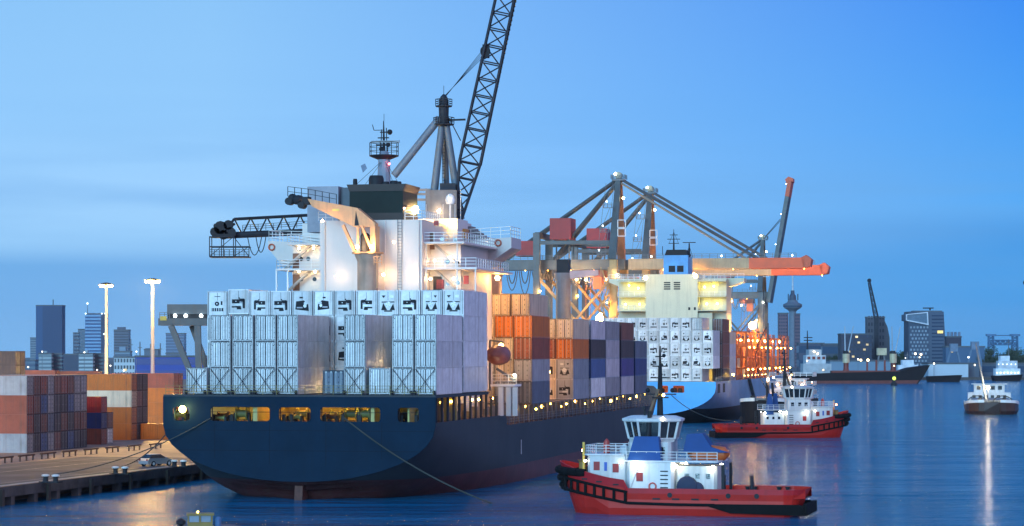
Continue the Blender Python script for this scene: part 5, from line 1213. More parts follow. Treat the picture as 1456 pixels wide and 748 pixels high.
    mb = MB().lathe((8.0, .2, 6.15), [(.35, 0), (.35, .9), (.25, 1.3), (.05, 1.5)], 10); mb.build('fire_monitor', M('monitor_red', (.4, .05, .04), .5), T)
    mb = MB().lathe((5.9, 1.2, 6.15), [(.5, 0), (.55, .6), (.1, 1)], 10); mb.build('dome_aerial', TW, T, smooth=True)
    s_ = lights
    for p, r_, c_, q in (((4.2, 3.9, 5.0), .17, (1, .93, .65), 330), ((.2, 2.9, 5.0), .17, (1, .93, .65), 300), ((-3.6, 2.7, 4.9), .17, (1, .93, .65), 300), ((1.6, 2.7, 9.85), .16, (1, .8, .5), 190), ((9.9, 2.0, 5.4), .13, (1, .9, .6), 190), ((6.0, 2.9, 5.3), .12, (1, .9, .6), 140), ((10.6, 0, 6.4), .14, (1, .25, .08), 330), ((2, .3, 12.2), .14, YEL, 150)):
        lamp(T, p, r_, c_, q*s_*TL); 
        if abs(p[1]) > 1 and p[0] < 9: lamp(T, (p[0], -p[1], p[2]), r_, c_, q*s_*TL)
    return T
al = R(14); Tc = (PX(971, 247), 247, 0)
T1 = tug(Tc, math.pi-al, 'near red tugboat with blue funnel casing and orange rescue boat, heading left', [(3.5, 2.35)])
T1.scale = (.97, .97, .97)
T2 = tug((PX(1111, 472), 472, -.2), R(3), 'farther red tugboat with two slim blue funnels, heading right beside the blue-sterned ship', [(-1.0, 1.7), (-2.6, -1.7)], mastx=.6, tall=False, lights=.8)
# tow line
rope(F2.W(F2.v(955, 0), -.2, 6.5), Vector((PX(1040, 472), 472, 3.2)), 1.5, .08, 'thin tow line from the blue stern down to the farther tug')
# wash round the near tug
# small launch cut by the bottom of the frame
def launch():
    Y = 222; o = thing('work_launch', 'small yellow-cabined work launch cut off by the bottom edge of the picture', 'launch', (PX(286, Y), Y, 0), R(8))
    YC = M('launch_ochre', (.28, .20, .05), .5, var=.3)
    MB().prism([(-2.6, -1.1), (2.6, -1.1), (3.6, 0), (2.6, 1.1), (-2.6, 1.1)], -.5, .5, 'xy').build('hull', M('launch_navy', (.02, .03, .07), .5), o)
    mb = MB()
    for x in (-1.15, -.1, .95):
        for y in (-.75, .75): mb.box(x-.06, x+.06, y-.06, y+.06, .5, 1.45)
    mb.box(-1.2, 1.0, -.8, .8, .5, .85).box(-1.3, 1.15, -.9, .9, 1.45, 1.62); mb.build('cabin', YC, o)
    for a_, b__ in ((-1.05, -.2), (0, .85)): BX(a_, b__, -.74, -.70, .87, 1.43).build('window', M('launch_glass', (.25, .3, .35), .1), o)
    MB().lathe((-1.8, -.4, .5), [(.1, 0), (.42, .2), (.42, .5), (.1, .7)], 10).build('fender_ball', DARK, o, smooth=True)
    MB().tube((-.3, 0, 1.62), (-.3, 0, 1.75), .12).build('lamp_base', DARK, o); lamp(o, (-.3, -.1, 1.74), .07, YEL, 60)
    MB().lathe((1.5, -.3, .5), [(.3, 0), (.3, .6), (.15, .8)], 10).build('engine_box', M('engine_box_blue', (.05, .12, .25), .5), o)
launch()
# ================================================================ barges and far ships
BK = M('black_hull', (.010, .009, .011), .7, spec=.15, var=.2); RB = M('brick_red_hull', (.16, .03, .02), .55, var=.3)
def barge(px, Y, label, w_, h, Lb, cab, mast_=None, rz=TH, light=None, hullm=BK):
    o = thing('river_barge', label, 'barge', (PX(px, Y), Y, 0), rz, None)
    ys = [0, .4, 1.2, 2.6, 5.0, 9, Lb*.5, Lb-4, Lb]; hw_ = [.30, .50, .68, .85, .95, 1, 1, 1, .8]; mb = MB()
    def ring(k): y, f = ys[k], hw_[k]*w_/2; z = h+(.7*max(0, 1-ys[k]/9)); return [(-f*.85, y+.8*(1 if k < 5 else 0), -1), (-f, y, 1), (-f, y, z), (f, y, z), (f, y, 1), (f*.85, y+.8*(1 if k < 5 else 0), -1)]
    for k in range(len(ys)-1):
        a, b_ = ring(k), ring(k+1)
        for j in range(5): mb.add([a[j], a[j+1], b_[j+1], b_[j]], [(0, 1, 2, 3)])
    mb.add(ring(len(ys)-1), [tuple(range(6))]); mb.add(ring(0), [tuple(range(6))]); mb.build('hull', hullm, o)
    mb = MB()
    for sg in (-1, 1):
        for k in range(6):
            p, q = ring(k), ring(k+1); j = 2 if sg < 0 else 3; mb.bar(Vector(p[j])+Vector((0, 0, .3)), Vector(q[j])+Vector((0, 0, .3)), .25, .75)
    mb.build('bulwark', WHITE, o)
    BX(-w_*.36, w_*.36, 10, Lb-16, h, h+1.1).build('hatch_cover', STEEL, o)
    mb = MB()
    for x in (-w_*.22, w_*.22): mb.lathe((x-.5, 4, h+1), [(.8, 0), (.8, 1)], 10, 0, 'x')
    mb.box(-1.5, 1.5, 5, 6, h, h+.8); mb.build('anchor_windlass', DARK, o)
    y0 = cab
    BX(-w_*.42, w_*.42, y0, y0+9, h, h+2.5).build('deckhouse', TW, o); BX(-w_*.3, w_*.3, y0+.6, y0+6, h+2.5, h+4.8).build('wheelhouse', TW, o); BX(-w_*.35, w_*.35, y0+.2, y0+6.4, h+4.8, h+5.0).build('roof', TW, o)
    for k in range(6): x = -w_*.36+w_*.72*(k+.5)/6; BX(x-.45, x+.45, y0-.05, y0+.02, h+.9, h+1.8).build('window', GLASS, o)
    for k in range(4): x = -w_*.28+w_*.56*(k+.5)/4; BX(x-.55, x+.55, y0+.55, y0+.62, h+3.3, h+4.4).build('window', GLASS, o)
    return o
bg1 = barge(1084, 543, 'dark-bowed tank barge lying beside the blue-sterned ship, mast on its foredeck', 11.6, 4.9, 78, 62)
MB().tube((.8, 3.5, 5), (.8, 3.5, 22.8), .42, .22, 10).build('mast', M('barge_mast_brown', (.07, .05, .05), .5), bg1)
mb = MB()
for t_ in range(1, 4): mb.path([(.8+dx, 3.5, 22.3-3*t_) for dx in (-.6, .6)], .08)
mb.path([(.6-3.6*math.sin(math.pi*k/9)*.7, 3.5, 22-14*k/9) for k in range(10)], .09, 4); mb.build('mast_rigging', DARK, bg1)
lamp(bg1, (.9, 3, HZ(540, 545)), .26, (1, .75, .4), 350); lamp(bg1, (2.1, 3, HZ(537, 545)), .16, (1, .9, .7), 200)
for x, y, z in ((-3, 61, 8.4), (3, 61, 8.4), (0, 61, 10.2), (4.5, 61.6, 7), (-4.5, 61, 6), (5, 66, 9)): lamp(bg1, (x, y, z), .2, (1, .5, .22), 70)
for k in range(3): MB().rail([(-5, 61.5, 6+k*2.2), (5.5, 61.5, 6+k*2.2), (5.5, 72, 6+k*2.2)], 1, 1.5, .06).build('railing', TW, bg1)
bg2 = barge(1411, 644, 'black river barge coming head on at right, lit bow lamp and tilted derrick', 14.0, 2.6, 60, 46, rz=R(-10), hullm=M('barge_hull_brown', (.04, .018, .014), .5, var=.3))
MB().tube((-1.4, 3, 3), (-4.2, 4, HZ(488, 648)), .35, .2, 8).build('derrick', STEEL, bg2)
lamp(bg2, (-1.1, 1.2, HZ(551, 645)), .42, (1, .82, .5), 900, 'bow_floodlight')
MB().tube((-1.1, 1.4, 3), (-1.1, 1.4, HZ(551, 645)), .12).build('lamp_post', STEEL, bg2)
mb = MB()
for x in (-3.8, 2.8): mb.path([(x+2.6*math.cos(R(a)), 5, 3+1.9*math.sin(R(a))) for a in range(0, 181, 20)], .14, 5)
mb.build('hatch_arch', DARK, bg2)
# navigation buoy
o = thing('navigation_buoy', 'small dark buoy showing a green-yellow light on the river', 'buoy', (PX(1271, 1240), 1240, 0))
MB().lathe((0, 0, -1), [(1.6, 0), (1.6, 2), (.9, 3), (.5, 5.2)], 12).build('float', DARK, o); lamp(o, (0, -.9, 3.6), .9, (.75, 1, .1), 2.0)
# far bulk carrier (side on, bow to the right)
def bulk():
    Y = 1330; x0 = PX(1132, Y); C = thing('bulk_carrier', 'long black cargo ship across the river, white house left and cream deck cranes', 'cargo ship', (x0, Y, 0), 0)
    X = lambda px: PX(px, Y)-x0; Z = lambda py: HZ(py, Y)
    MB().prism([(0, -1), (X(1300), -1), (X(1310), Z(535)), (X(1319), Z(519)), (X(1290), Z(523)), (X(1275), Z(528)), (X(1180), Z(530)), (0, Z(532)), (-1.5, Z(538))], -8, 8, 'xz').build('hull', BK, C)
    MB().prism([(1, -.5), (X(1299), -.5), (X(1303), Z(540.5)), (1, Z(541.5))], -8.15, -8.02, 'xz').build('boot_topping', RB, C)
    BX(X(1178), X(1278), -6.5, 6.5, Z(530), Z(527)).build('hatch_coaming', RB, C)
    for a, b_, p, q in ((1140, 1180, 531, 517), (1144, 1172, 517, 505), (1148, 1166, 505, 497)): BX(X(a), X(b_), -6.5, 6.5, Z(p), Z(q)).build('deckhouse', M('far_house_white', (.40, .46, .50), .5), C)
    for px in (1148, 1155, 1162, 1169): BX(X(px)-.8, X(px)+.8, -6.6, -6.45, Z(511), Z(507)).build('window', RB, C)
    mb = MB().tube((X(1148), 0, Z(497)), (X(1148), 0, Z(470)), .5, .2)
    for py in (484, 480): mb.bar((X(1143), 0, Z(py)), (X(1155), 0, Z(py)), .5)
    mb.build('mast', DARK, C)
    CRM = M('derrick_cream', (.55, .47, .30), .5); PO = M('derrick_pole', (.35, .42, .48), .5)
    for px in (1203, 1270):
        MB().lathe((X(px), 0, Z(530)), [(2.2, 0), (1.4, 2), (1.4, Z(516)-Z(530))], 12).build('crane_pedestal', RB, C)
        MB().lathe((X(px), 0, Z(516)), [(1.9, 0), (1.9, Z(503)-Z(516))], 12).build('crane_turret', CRM, C); MB().lathe((X(px), 0, Z(503)), [(1.9, 0), (1.6, 1.6)], 12).build('turret_top', DARK, C)
        for d in (-2, 2.6): MB().tube((X(px)+d*.3, -1, Z(503)), (X(px+3)+d, -1, Z(464)), .38, .25, 6).build('jib', PO, C)
    mb = MB()
    for px in (1233, 1246, 1258): mb.bar((X(px), 0, Z(530)), (X(px), 0, Z(512)), .9)
    mb.build('vent_post', RB, C)
    BX(X(1247), X(1260), -2, 2, Z(505), Z(495)).build('grab_crane_cab', CRM, C); mb = MB().bar((X(1250), 0, Z(505)), (X(1246), 0, Z(528)), .8).bar((X(1257), 0, Z(505)), (X(1259), 0, Z(528)), .8); mb.build('grab_crane_leg', STEEL, C)
    for px, py, r, s in ((1221, 512, .8, 14), (1231, 512, .9, 18), (1268, 520, .5, 12), (1155, 500, .7, 20), (1160, 503, .6, 20), (1145, 513, .5, 14), (1168, 526, .5, 10)): lamp(C, (X(px), -8.3, Z(py)), r*.8, (1, .75, .4), s*.4)
bulk()
def farboat(px0, px1, Y, label, hullc, houses, mastp=None, lamps_=(), cat='ship', nm='moored_ship'):
    x0 = PX((px0+px1)/2, Y); C = thing(nm, label, cat, (x0, Y, 0), 0); X = lambda px: PX(px, Y)-x0; Z = lambda py: HZ(py, Y)
    zt = 3.2
    MB().prism([(X(px0)+1, -1), (X(px1)-2, -1), (X(px1), zt+.7), (X(px0), zt)], -5, 5, 'xz').build('hull', hullc, C)
    for a, b_, p, q in houses: BX(X(a), X(b_), -3.5, 3.5, Z(p), Z(q)).build('deckhouse', M('far_ship_white', (.60, .66, .72), .5), C)
    if mastp: MB().tube((X(mastp[0]), 0, Z(mastp[1])), (X(mastp[0]), 0, Z(mastp[2])), .35, .15).bar((X(mastp[0]-4), 0, Z(mastp[2]+5)), (X(mastp[0]+4), 0, Z(mastp[2]+5)), .3).build('mast', STEEL, C)
    for px, py, r, s, c_ in lamps_: lamp(C, (X(px), -3.9, Z(py)), r*.7, c_, s*.3)
    return C
farboat(1411, 1452, 1440, 'white workboat with tall mast moored by the far quay at the right edge', BK, ((1414, 1449, 536, 524), (1418, 1445, 524, 513), (1421, 1434, 513, 506)), (1434, 513, 482), [(1416+5*k, 530, .55, 10, (1, 1, .5)) for k in range(7)]+[(1418+6*k, 518, .45, 10, (.8, .95, 1)) for k in range(5)])
farboat(1272, 1308, 1480, 'white passenger boat with bright deck lamps before the checkered block', M('boat_hull_white', (.5, .55, .6), .5), ((1276, 1304, 533, 519), (1282, 1298, 519, 512)), (1290, 512, 500), [(1300, 503, .9, 26, (1, .85, .6)), (1308, 504, .9, 24, (1, .7, .35)), (1306, 508, .6, 16, (1, .8, .5)), (1286, 509, .5, 12, (.8, .95, 1))], cat='boat', nm='passenger_boat')
farboat(1318, 1366, 1400, 'low dark barge moored in front of the long white hall', BK, (), None, ())
# ================================================================ far city
def glazing(nm, col, k=0): return M(nm, col, .25, .0, var=.12, scale=.02)
def tower(px0, px1, py, Y, col, label, nm='office_tower', floors=0, bays=0, depth=None, split=None, col2=None, gl=(.03, .07, .13), roof=None, cat='building', lit=(), zb=1.5, rz=0, group=None):
    """one building: front wall box plus ribbons of windows per floor"""
    x0, x1 = PX(px0, Y), PX(px1, Y); w_ = x1-x0; d = depth or w_*.8; H = HZ(py, Y)-zb
    C = thing(nm, label, cat, ((x0+x1)/2, Y, zb), 0, group); m = M(nm+'_wall_%02d' % int(abs(px0*7+py)), col, .6, var=.08, scale=.02)
    BX(-w_/2, w_/2, 0, d, 0, H).build('wall', m, C)
    BX(-w_/2-.3, w_/2+.3, -.3, d+.3, H+.01, H+1.0).build('roof', M('flat_roof_grey', (.09, .11, .13), .8), C)
    g = glazing('far_glass_%d' % (int(sum(gl)*1000)), gl)
    if floors:
        fh = H/floors
        for f in range(floors):
            z = fh*(f+.35)
            if bays == 0: BX(-w_/2-.15, w_/2+.15, -.15, d+.15, z, z+fh*.5).build('window_band', g, C)
            else:
                for b_ in range(bays):
                    if floors*bays > 98 and (f+b_) % 2: continue
                    xa = -w_/2+w_*(b_+.2)/bays; BX(xa, xa+w_/bays*.6, -.15, .1, z, z+fh*.55).build('window', g, C)
    if split:
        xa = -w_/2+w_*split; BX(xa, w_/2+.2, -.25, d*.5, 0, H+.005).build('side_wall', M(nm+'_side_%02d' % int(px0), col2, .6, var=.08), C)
    for k, (px, py_, s) in enumerate(lit):
        x = PX(px, Y)-(x0+x1)/2; z = HZ(py_, Y)-zb; BX(x-.9, x+.9, -.55, -.3, z-.7, z+.7).build('lit_window', E('lit_window_%d' % int(s*10), (1, .8, .4), s), C)
    for a, b_, q in (roof or ()): BX(PX(a, Y)-(x0+x1)/2, PX(b_, Y)-(x0+x1)/2, d*.2, d*.7, H+1.0, HZ(q, Y)-zb).build('roof_plant', m, C)
    return C
# left skyline
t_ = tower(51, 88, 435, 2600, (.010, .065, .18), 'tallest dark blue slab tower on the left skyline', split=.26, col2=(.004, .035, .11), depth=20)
MB().bar((3, 8, 51.8+13), (3, 8, 72), .8).build('aerial', DARK, t_)
tower(43, 53, 481, 2700, (.13, .17, .22), 'narrow pale tower just left of the dark blue slab tower', floors=12)
tower(104, 112, 474, 2500, (.035, .05, .09), 'slim dark tower left of the antenna tower', floors=10)
tower(111, 121, 469, 2550, (.08, .13, .20), 'slim blue-grey twin block touching the antenna tower', floors=12)
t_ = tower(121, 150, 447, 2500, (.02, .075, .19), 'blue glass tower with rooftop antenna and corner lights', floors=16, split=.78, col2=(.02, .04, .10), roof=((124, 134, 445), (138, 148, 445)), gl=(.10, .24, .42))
x = PX(124, 2500)-PX(135.5, 2500); MB().tube((x, 2, HZ(446, 2500)-1.5), (x, 2, HZ(432, 2500)-1.5), .35, .2).build('aerial', STEEL, t_); lamp(t_, (x, 1.5, HZ(431.5, 2500)-1.5), .9, (.6, .9, 1), 5)
for px, py in ((122, 446), (145, 446), (149.5, 446), (148, 475)): lamp(t_, (PX(px, 2500)-PX(135.5, 2500), -1, HZ(py, 2500)-1.5), .7, (.7, .9, 1), 4)
tower(162, 183, 470, 2400, (.06, .09, .15), 'grey residential tower right of the left light mast', floors=14, roof=((166, 177, 465),), gl=(.02, .03, .06))
tower(236, 262, 475, 2300, (.10, .16, .26), 'broad grey tower between the yard gantry legs', floors=12, gl=(.06, .1, .18))
tower(55, 73, 504, 1500, (.30, .38, .42), 'white balconied flats below the dark blue slab tower', nm='block_of_flats', floors=6, gl=(.06, .10, .14), roof=((62, 66, 499),), group=None)
tower(73, 88, 504, 1510, (.05, .05, .09), 'dark brick flats beside the white balconied flats', nm='block_of_flats', floors=6, gl=(.05, .09, .12))
tower(88, 112, 505, 1700, (.03, .05, .10), 'long low dark block between the two white flats', nm='office_block')
tower(112, 132, 504, 1500, (.30, .38, .42), 'white balconied flats below the antenna tower', nm='block_of_flats', floors=6, gl=(.06, .10, .14), roof=((120, 124, 498),))
tower(132, 150, 504, 1510, (.045, .05, .09), 'dark flats between the antenna tower and left light mast', nm='block_of_flats', floors=6, gl=(.05, .09, .12))
tower(162, 192, 509, 1450, (.42, .50, .55), 'low white office with a grid of windows right of the left mast', nm='office_block', floors=3, bays=7, gl=(.03, .05, .08), lit=((178, 526, .9),))
tower(163, 185, 501, 1700, (.14, .22, .30), 'pale stepped office behind the low white grid office', nm='office_block', roof=((169, 178, 493),), floors=2)
tower(192, 300, 508, 1350, (.012, .05, .32), 'long deep blue warehouse behind the yard gantry', nm='warehouse', floors=2, gl=(.01, .03, .2), depth=30, lit=())
tower(205, 225, 498, 1900, (.10, .14, .20), 'grey plant building above the blue warehouse', nm='plant_building', roof=((206, 214, 495),))
tower(-20, 50, 513, 2100, (.05, .09, .16), 'low hazy terrace at the foot of the left skyline', nm='terrace_row', floors=2)
tower(236, 262, 504, 1420, (.10, .14, .22), 'flat grey shed roof beside the yard gantry', nm='warehouse')
for k, (px, py) in enumerate(((186, 482), (199, 486), (214, 489), (228, 488), (246, 500))):
    o = thing('chimney_stack', 'thin mast or chimney above the blue warehouse, %s from the left' % ORD[k+1], 'chimney', (PX(px, 1900), 1900, 1.5), 0, 'thin masts above the blue warehouse'); MB().tube((0, 0, 0), (0, 0, HZ(py, 1900)-1.5), .7, .4).build('shaft', STEEL, o); MB().bar((-1.5, 0, HZ(py, 1900)-6), (1.5, 0, HZ(py, 1900)-6), .5).build('bracket', STEEL, o)
for k, (px, py) in enumerate(((40, 522), (33, 521), (157, 520), (176, 527), (138, 526), (60, 500), (120, 501), (194, 500))):
    o = thing('street_lamp', 'pale lamp among the buildings of the left skyline, %s from the left' % ORD[sorted([33, 40, 60, 120, 138, 157, 176, 194]).index(px)+1], 'street lamp', (PX(px, 1340), 1340, 1.5), 0, 'lamps among the far left buildings'); zt = HZ(py, 1340)-1.5
    MB().tube((0, 0, 0), (0, 0, zt), .12).build('post', STEEL, o); lamp(o, (0, 0, zt), .4, (.9, .85, .75), 5)
# observation tower
Y = 2700; o = thing('observation_tower', 'slender concrete observation tower with wide round crow\'s nest and spire', 'tower', (PX(1127, Y), Y, 1.5)); z = lambda py: HZ(py, Y)-1.5
CN_ = M('tower_concrete', (.12, .16, .21), .7, var=.12, streak=.2)
MB().lathe((0, 0, 0), [(4.4, 0), (3.9, z(441))], 20).build('shaft', CN_, o, smooth=True)
MB().lathe((0, 0, z(443)), [(3.9, 0), (5.2, 1.5), (9.4, 4), (10.0, z(436)-z(443)), (10.6, z(433)-z(443)), (8.5, z(431.5)-z(443)), (6, z(430)-z(443)), (5, z(427)-z(443))], 24).build('crows_nest', CN_, o, smooth=True)
MB().lathe((0, 0, z(436.5)), [(10.25, 0), (10.5, 1.4)], 24).build('window_band', M('nest_glass', (.04, .08, .14), .2), o)
MB().lathe((0, 0, z(427)), [(4.0, 0), (3.6, 5), (2.2, 7), (2.0, z(413)-z(427))], 14).build('upper_cabin', M('upper_cabin_dark', (.04, .06, .10), .6), o)
MB().tube((0, 0, z(413)), (0, 0, z(372)), 1.0, .5, 8).build('spire', M('spire_white', (.5, .55, .6), .5), o)
for a in (-5, 5.5): MB().bar((a, -2, z(427)), (a, -2, z(418)), 1.0).build('aerial', DARK, o)
tower(1107, 1121, 446, 2500, (.11, .075, .10), 'brownish residential tower left of the observation tower', floors=0, bays=0)
for a, b_, q, n_ in ((1107, 1120, 447, 'left'), (1130, 1138, 447, 'right')):
    C = tower(a+.3, b_-.3, q, 2480, (.12, .08, .11), 'brown apartment tower slab on the %s side of the observation tower' % n_, nm='residential_tower', floors=16, bays=5, gl=(.03, .04, .08))
# far bank, right
tower(1170, 1196, 490, 1900, (.04, .06, .09), 'low dark shed row left of the black office block', nm='warehouse', floors=2)
tower(1136, 1172, 489, 2000, (.035, .05, .09), 'long dark low block right of the observation tower', nm='warehouse', floors=2)
tower(1196, 1240, 476, 1800, (.022, .03, .055), 'black office block with scattered lit windows', nm='office_block', floors=9, bays=10, gl=(.045, .06, .10), lit=((1218, 479, 1.5), (1221, 487, 1.0), (1229, 497, .7), (1207, 500, .7), (1213, 507, .8), (1243-10, 490, .7)))
C = tower(1233, 1258, 452, 1850, (.05, .06, .085), 'tall dark tower with a sloping right shoulder under the lattice crane', nm='office_tower', floors=0, bays=0)
xx = lambda px: PX(px, 1850)-PX(1245.5, 1850); zz_ = lambda py: HZ(py, 1850)-1.5
MB().prism([(xx(1258)-.5, 0), (xx(1266), 0), (xx(1265), zz_(480)), (xx(1262), zz_(465)), (xx(1256.5), zz_(453))], .2, 18, 'xz').build('sloping_wing', M('sloping_wing_wall', (.045, .055, .08), .5), C)
for f in range(8):
    for b_ in range(6): xa = xx(1234.5+4*b_); BX(xa, xa+1.2, -.15, .1, 6+4.9*f, 8.6+4.9*f).build('window', glazing('far_glass_100', (.02, .03, .05)), C)
o = thing('lattice_boom_crane', 'thin dark construction crane leaning above the sloping dark tower', 'crane', (PX(1244, 1830), 1830, 1.5)); f_ = lambda px, py: Vector((PX(px, 1830)-PX(1244, 1830), 0, HZ(py, 1830)-1.5))
MB().lattice(f_(1246, 452), f_(1236, 402), 2.6, 3.0, 1.6, 1.4, 12, .22, (0, 1, 0), .36).build('boom', BOOMG, o); MB().tube(f_(1236, 400), f_(1249, 452), .2, n=4).ball(f_(1236, 399), 1.6).build('hoist_rope', BOOMG, o); MB().bar(f_(1246, 540), f_(1246, 452), 3).build('tower', BOOMG, o)
# checkered college building with cut-out
def college():
    Y = 1780; xm = PX(1317, Y); C = thing('checkered_building', 'tall checkered blue-grey block with white-framed slanted window under its roof', 'building', (xm, Y, 1.5)); X = lambda px: PX(px, Y)-xm; Z = lambda py: HZ(py, Y)-1.5
    WL = M('checkered_wall', (.030, .060, .11), .5, var=.08); SD = M('checkered_side', (.05, .09, .15), .5, var=.08)
    MB().prism([(X(1292), 0), (X(1323), 0), (X(1320), Z(443)), (X(1292), Z(443))], 0, 22, 'xz').build('wall', WL, C)
    MB().prism([(X(1323)+.02, 0), (X(1347), 0), (X(1342), Z(443)), (X(1320)+.02, Z(443))], .5, 22.5, 'xz').build('side_wall', SD, C)
    MB().plate([(X(1288), Z(447)), (X(1319), Z(443.5)), (X(1320), Z(462.5)), (X(1288), Z(456))], [[(X(1289.3), Z(447.8)), (X(1317.5), Z(445.2)), (X(1318), Z(460.2)), (X(1289.3), Z(454.8))]], -1.6, 1, 'xz').build('window_frame', M('frame_white', (.55, .62, .70), .5), C)
    MB().prism([(X(1289.3), Z(447.8)), (X(1317.5), Z(445.2)), (X(1318), Z(460.2)), (X(1289.3), Z(454.8))], -.7, -.2, 'xz').build('cutout_window', M('cutout_glass', (.10, .17, .24), .3), C)
    MB().prism([(X(1288), Z(447)), (X(1292)+.1, Z(446.5)), (X(1292)+.1, Z(456.5)), (X(1288), Z(456))], 1.02, 20, 'xz').build('cantilever', WL, C)
    PN = M('pale_panel', (.20, .27, .34), .5, var=.15)
    k = 0
    for r in range(12):
        for c_ in range(6):
            py = 464+5.3*r; px = 1294+4.7*c_+(2.3 if r % 2 else 0)
            if px > 1319: continue
            MB().box(X(px), X(px)+1.35, -.12, .05, Z(py)-1.5, Z(py)).build('panel', PN, C)
    for r in range(17): BX(X(1325), X(1342), .3, .52, Z(448+5*r)-1.0, Z(448+5*r)).build('window_band', glazing('side_band_glass', (.02, .045, .09)), C)
    BX(X(1333), X(1341), .2, .29, Z(474), Z(470)).build('lit_window', E('lit_window_yellow', (1, .82, .25), 1.2), C)
    BX(X(1301), X(1341), 4, 18, Z(443)+.01, Z(441.5)).build('roof', M('flat_roof_grey', (.09, .11, .13), .8), C); MB().bar((X(1325), 8, Z(441)), (X(1325), 8, Z(437)), 1.0).bar((X(1315), 8, Z(437.8)), (X(1330), 8, Z(437.8)), 1.6, .8).build('roof_canopy', DARK, C)
college()
C = tower(1346, 1367, 480, 1700, (.022, .025, .05), 'small dark works with four short chimneys right of the checkered block', nm='works_building', floors=0)
for px in (1349, 1354, 1359, 1364.5): x = PX(px, 1700)-PX(1356.5, 1700); MB().tube((x, 2, HZ(480, 1700)-1.5), (x, 2, HZ(472, 1700)-1.5), 1.0, .9).build('chimney', M('chimney_pale', (.12, .17, .25), .6), C)
tower(1345, 1400, 494, 1650, (.035, .09, .17), 'long blue warehouse with tall doors before the far trees', nm='warehouse', floors=0, depth=12, lit=((1353, 500, .5),))
tower(1320, 1377, 518, 1515, (.40, .50, .58), 'long low white hall on the far quay', nm='quay_hall', floors=0, depth=24)
tower(1376, 1392, 518, 1530, (.10, .14, .19), 'grey shed beside the long white hall', nm='quay_hall', floors=0, depth=14)
tower(1392, 1456, 518, 1560, (.06, .10, .15), 'low dark quay wall building at the right edge', nm='quay_hall', floors=1, depth=14)
tower(1180, 1272, 514, 1560, (.15, .24, .33), 'long pale shed behind the black cargo ship', nm='quay_hall', floors=0, depth=20)
for i, (px, w_) in enumerate(((1356, 9), (1386, 9))):
    o = thing('dock_crane', 'blue-grey dock portal crane, %s of two before the far trees' % ('left' if i == 0 else 'right'), 'crane', (PX(px, 1540), 1540, 1.6), 0, 'small portal cranes on the far quay'); s_ = 1540/3500
    zt = HZ(497 if i else 500, 1540)-1.6; mb = MB()
    for q in (-w_*s_, w_*s_): mb.bar((q, 0, 0), (q, 0, zt*.55), 1.2).bar((q, 0, zt*.55), (q*.55, 0, zt), 1.1)
    mb.build('portal_leg', M('dock_crane_blue', (.10, .17, .26), .6), o); BX(-w_*s_*.6, w_*s_*.6, -2, 2, zt, zt+5).build('machine_house', M('dock_crane_house', (.12, .18, .26), .6), o)
# lifting bridge
Y = 2100; o = thing('lifting_bridge', 'pale blue steel lifting bridge rising above the far trees', 'bridge', (PX(1426, Y), Y, 1.5)); X = lambda px: PX(px, Y)-PX(1426, Y); Z = lambda py: HZ(py, Y)-1.5
SB = M('bridge_blue', (.06, .15, .28), .6)
for px in (1409, 1443): MB().lattice((X(px), 0, 0), (X(px), 0, Z(478)), 5, 5, 4, 4, 8, .35, (0, 1, 0), .55).box(X(px)-4, X(px)+4, -3, 3, Z(478), Z(475)).build('tower', SB, o)
MB().bar((X(1409), 0, Z(477)), (X(1443), 0, Z(477)), .8).build('top_girder', SB, o)
MB().lattice((X(1409), 0, Z(487)), (X(1443), 0, Z(487)), 5, 4, 5, 4, 9, .3, (0, 1, 0), .5).build('span', SB, o)
# ---- far trees: trunks, limbs, leaf clumps
def tree_meshes(seed):
    rd = random.Random(seed); H = 17+rd.random()*4; mb = MB().tube((0, 0, 0), (0, 0, H*.45), .55, .35, 7); tips = []
    for k in range(6):
        a = rd.random()*6.28; e_ = (math.cos(a)*H*.2, math.sin(a)*H*.2, H*(.5+.06*k)); mb.tube((0, 0, H*(.22+.04*k)), e_, .22, .08, 5); tips.append(e_)
    tr = mb.mesh('trunk', M('bark', (.04, .03, .025), .9)); mb = MB()
    cl = [(rd.gauss(0, H*.15), rd.gauss(0, H*.13), H*(.36+.6*rd.random()), H*(.09+.09*rd.random())) for _ in range(16)]+[(t[0], t[1], t[2]+1, H*.13) for t in tips]
    for cx, cy, cz, r in cl:
        for _ in range(75):
            d = Vector((rd.gauss(0, 1), rd.gauss(0, 1), rd.gauss(0, .8))).normalized()*r*(.55+.55*rd.random()); c_ = Vector((cx, cy, cz))+d
            n_ = Vector((rd.gauss(0, 1), rd.gauss(0, 1), rd.gauss(0, 1))).normalized(); a = n_.orthogonal().normalized()*.42; b_ = n_.cross(a)
            mb.add([c_+a, c_+b_, c_-a*.9, c_-b_], [(0, 1, 2, 3)], 0 if rd.random() < .6 else 1)
    return tr, mb.mesh('crown', [M('foliage_dark', (.022, .045, .025), .8, var=.4), M('foliage_light', (.045, .075, .035), .8, var=.4)])
TM = [tree_meshes(s) for s in (3, 8, 21)]
rd = random.Random(5); spots = [(1366+6.2*k+rd.uniform(-1.5, 1.5), 1680+rd.uniform(-30, 60), rd.uniform(.7, 1.08)) for k in range(17)]+[(1176+7*k, 1880, .7) for k in range(3)]+[(1277+4*k, 1840, .75+.08*k) for k in range(3)]
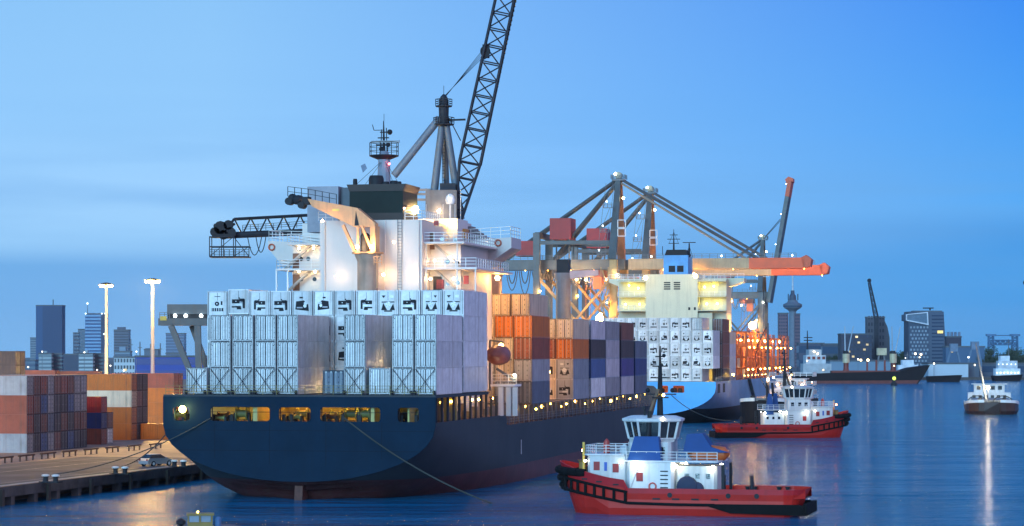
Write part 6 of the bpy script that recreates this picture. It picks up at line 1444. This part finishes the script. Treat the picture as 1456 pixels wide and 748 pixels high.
for k, (px, Y, s) in enumerate(spots):
    if k < 17: lab = 'dark leafy tree in the wood on the right bank, %s from its left end' % (ORD+['fourteenth', 'fifteenth', 'sixteenth', 'seventeenth'])[k+1]
    elif k < 20: lab = 'dark tree left of the black office block, %s of three' % ORD[k-16]
    else: lab = 'dark tree at the left foot of the checkered block, %s of three' % ORD[k-19]
    o = thing('broadleaf_tree', lab, 'tree', (PX(px, Y), Y, 1.6), rd.random()*6, 'trees on the far bank'); o.scale = (s, s, s); a, b_ = TM[k % 3]; link('trunk', a, o); link('crown', b_, o)
for k, (px, py, c_) in enumerate(((1150+227, 508, (.9, .95, 1)), (1328, 517, (1, .9, .7)), (1386, 519, (1, .9, .6)), (1220, 511, (1, .9, .7)))):
    o = thing('street_lamp', 'white lamp on the far right quay, %s of four from the left' % ORD[[4, 2, 3, 1][k]] if k else 'white lamp among the far trees', 'street lamp', (PX(px, 1512), 1512, 1.6), 0, 'lamps on the far right quay'); zt = HZ(py, 1512)-1.6
    MB().tube((0, 0, 0), (0, 0, zt), .12).build('post', STEEL, o); lamp(o, (0, -.2, zt), .5, c_, 6)
# a crane jib just entering at the right edge
o = thing('distant_crane', 'tip of a distant crane just entering at the right edge', 'crane', (PX(1458, 1500), 1500, 1.6)); Z = lambda py: HZ(py, 1500)-1.6
MB().bar((.5, 0, 0), (.5, 0, Z(400)), 1.6).bar((.5, 0, Z(420)), (6, 0, Z(405)), 1.2).build('mast', BOOMG, o); MB().ball((0, 0, Z(402)), 1.5).build('mast_head', BOOMG, o)
hz_ = MB().box(-9100, 9100, -500, 9100, -1.5, 130).build('haze', [])
hz_['kind'] = 'stuff'
hm = bpy.data.materials.new('river_haze'); hm.use_nodes = True; t = hm.node_tree; t.nodes.clear()
ho = t.nodes.new('ShaderNodeOutputMaterial'); pv = t.nodes.new('ShaderNodeVolumePrincipled'); pv.inputs['Color'].default_value = (.85, .92, 1, 1); pv.inputs['Density'].default_value = HAZE
t.links.new(pv.outputs[0], ho.inputs['Volume']); hz_.data.materials.append(hm)
bpy.context.view_layer.update()
print('containers', NC[0], 'objects', len(scene.objects))
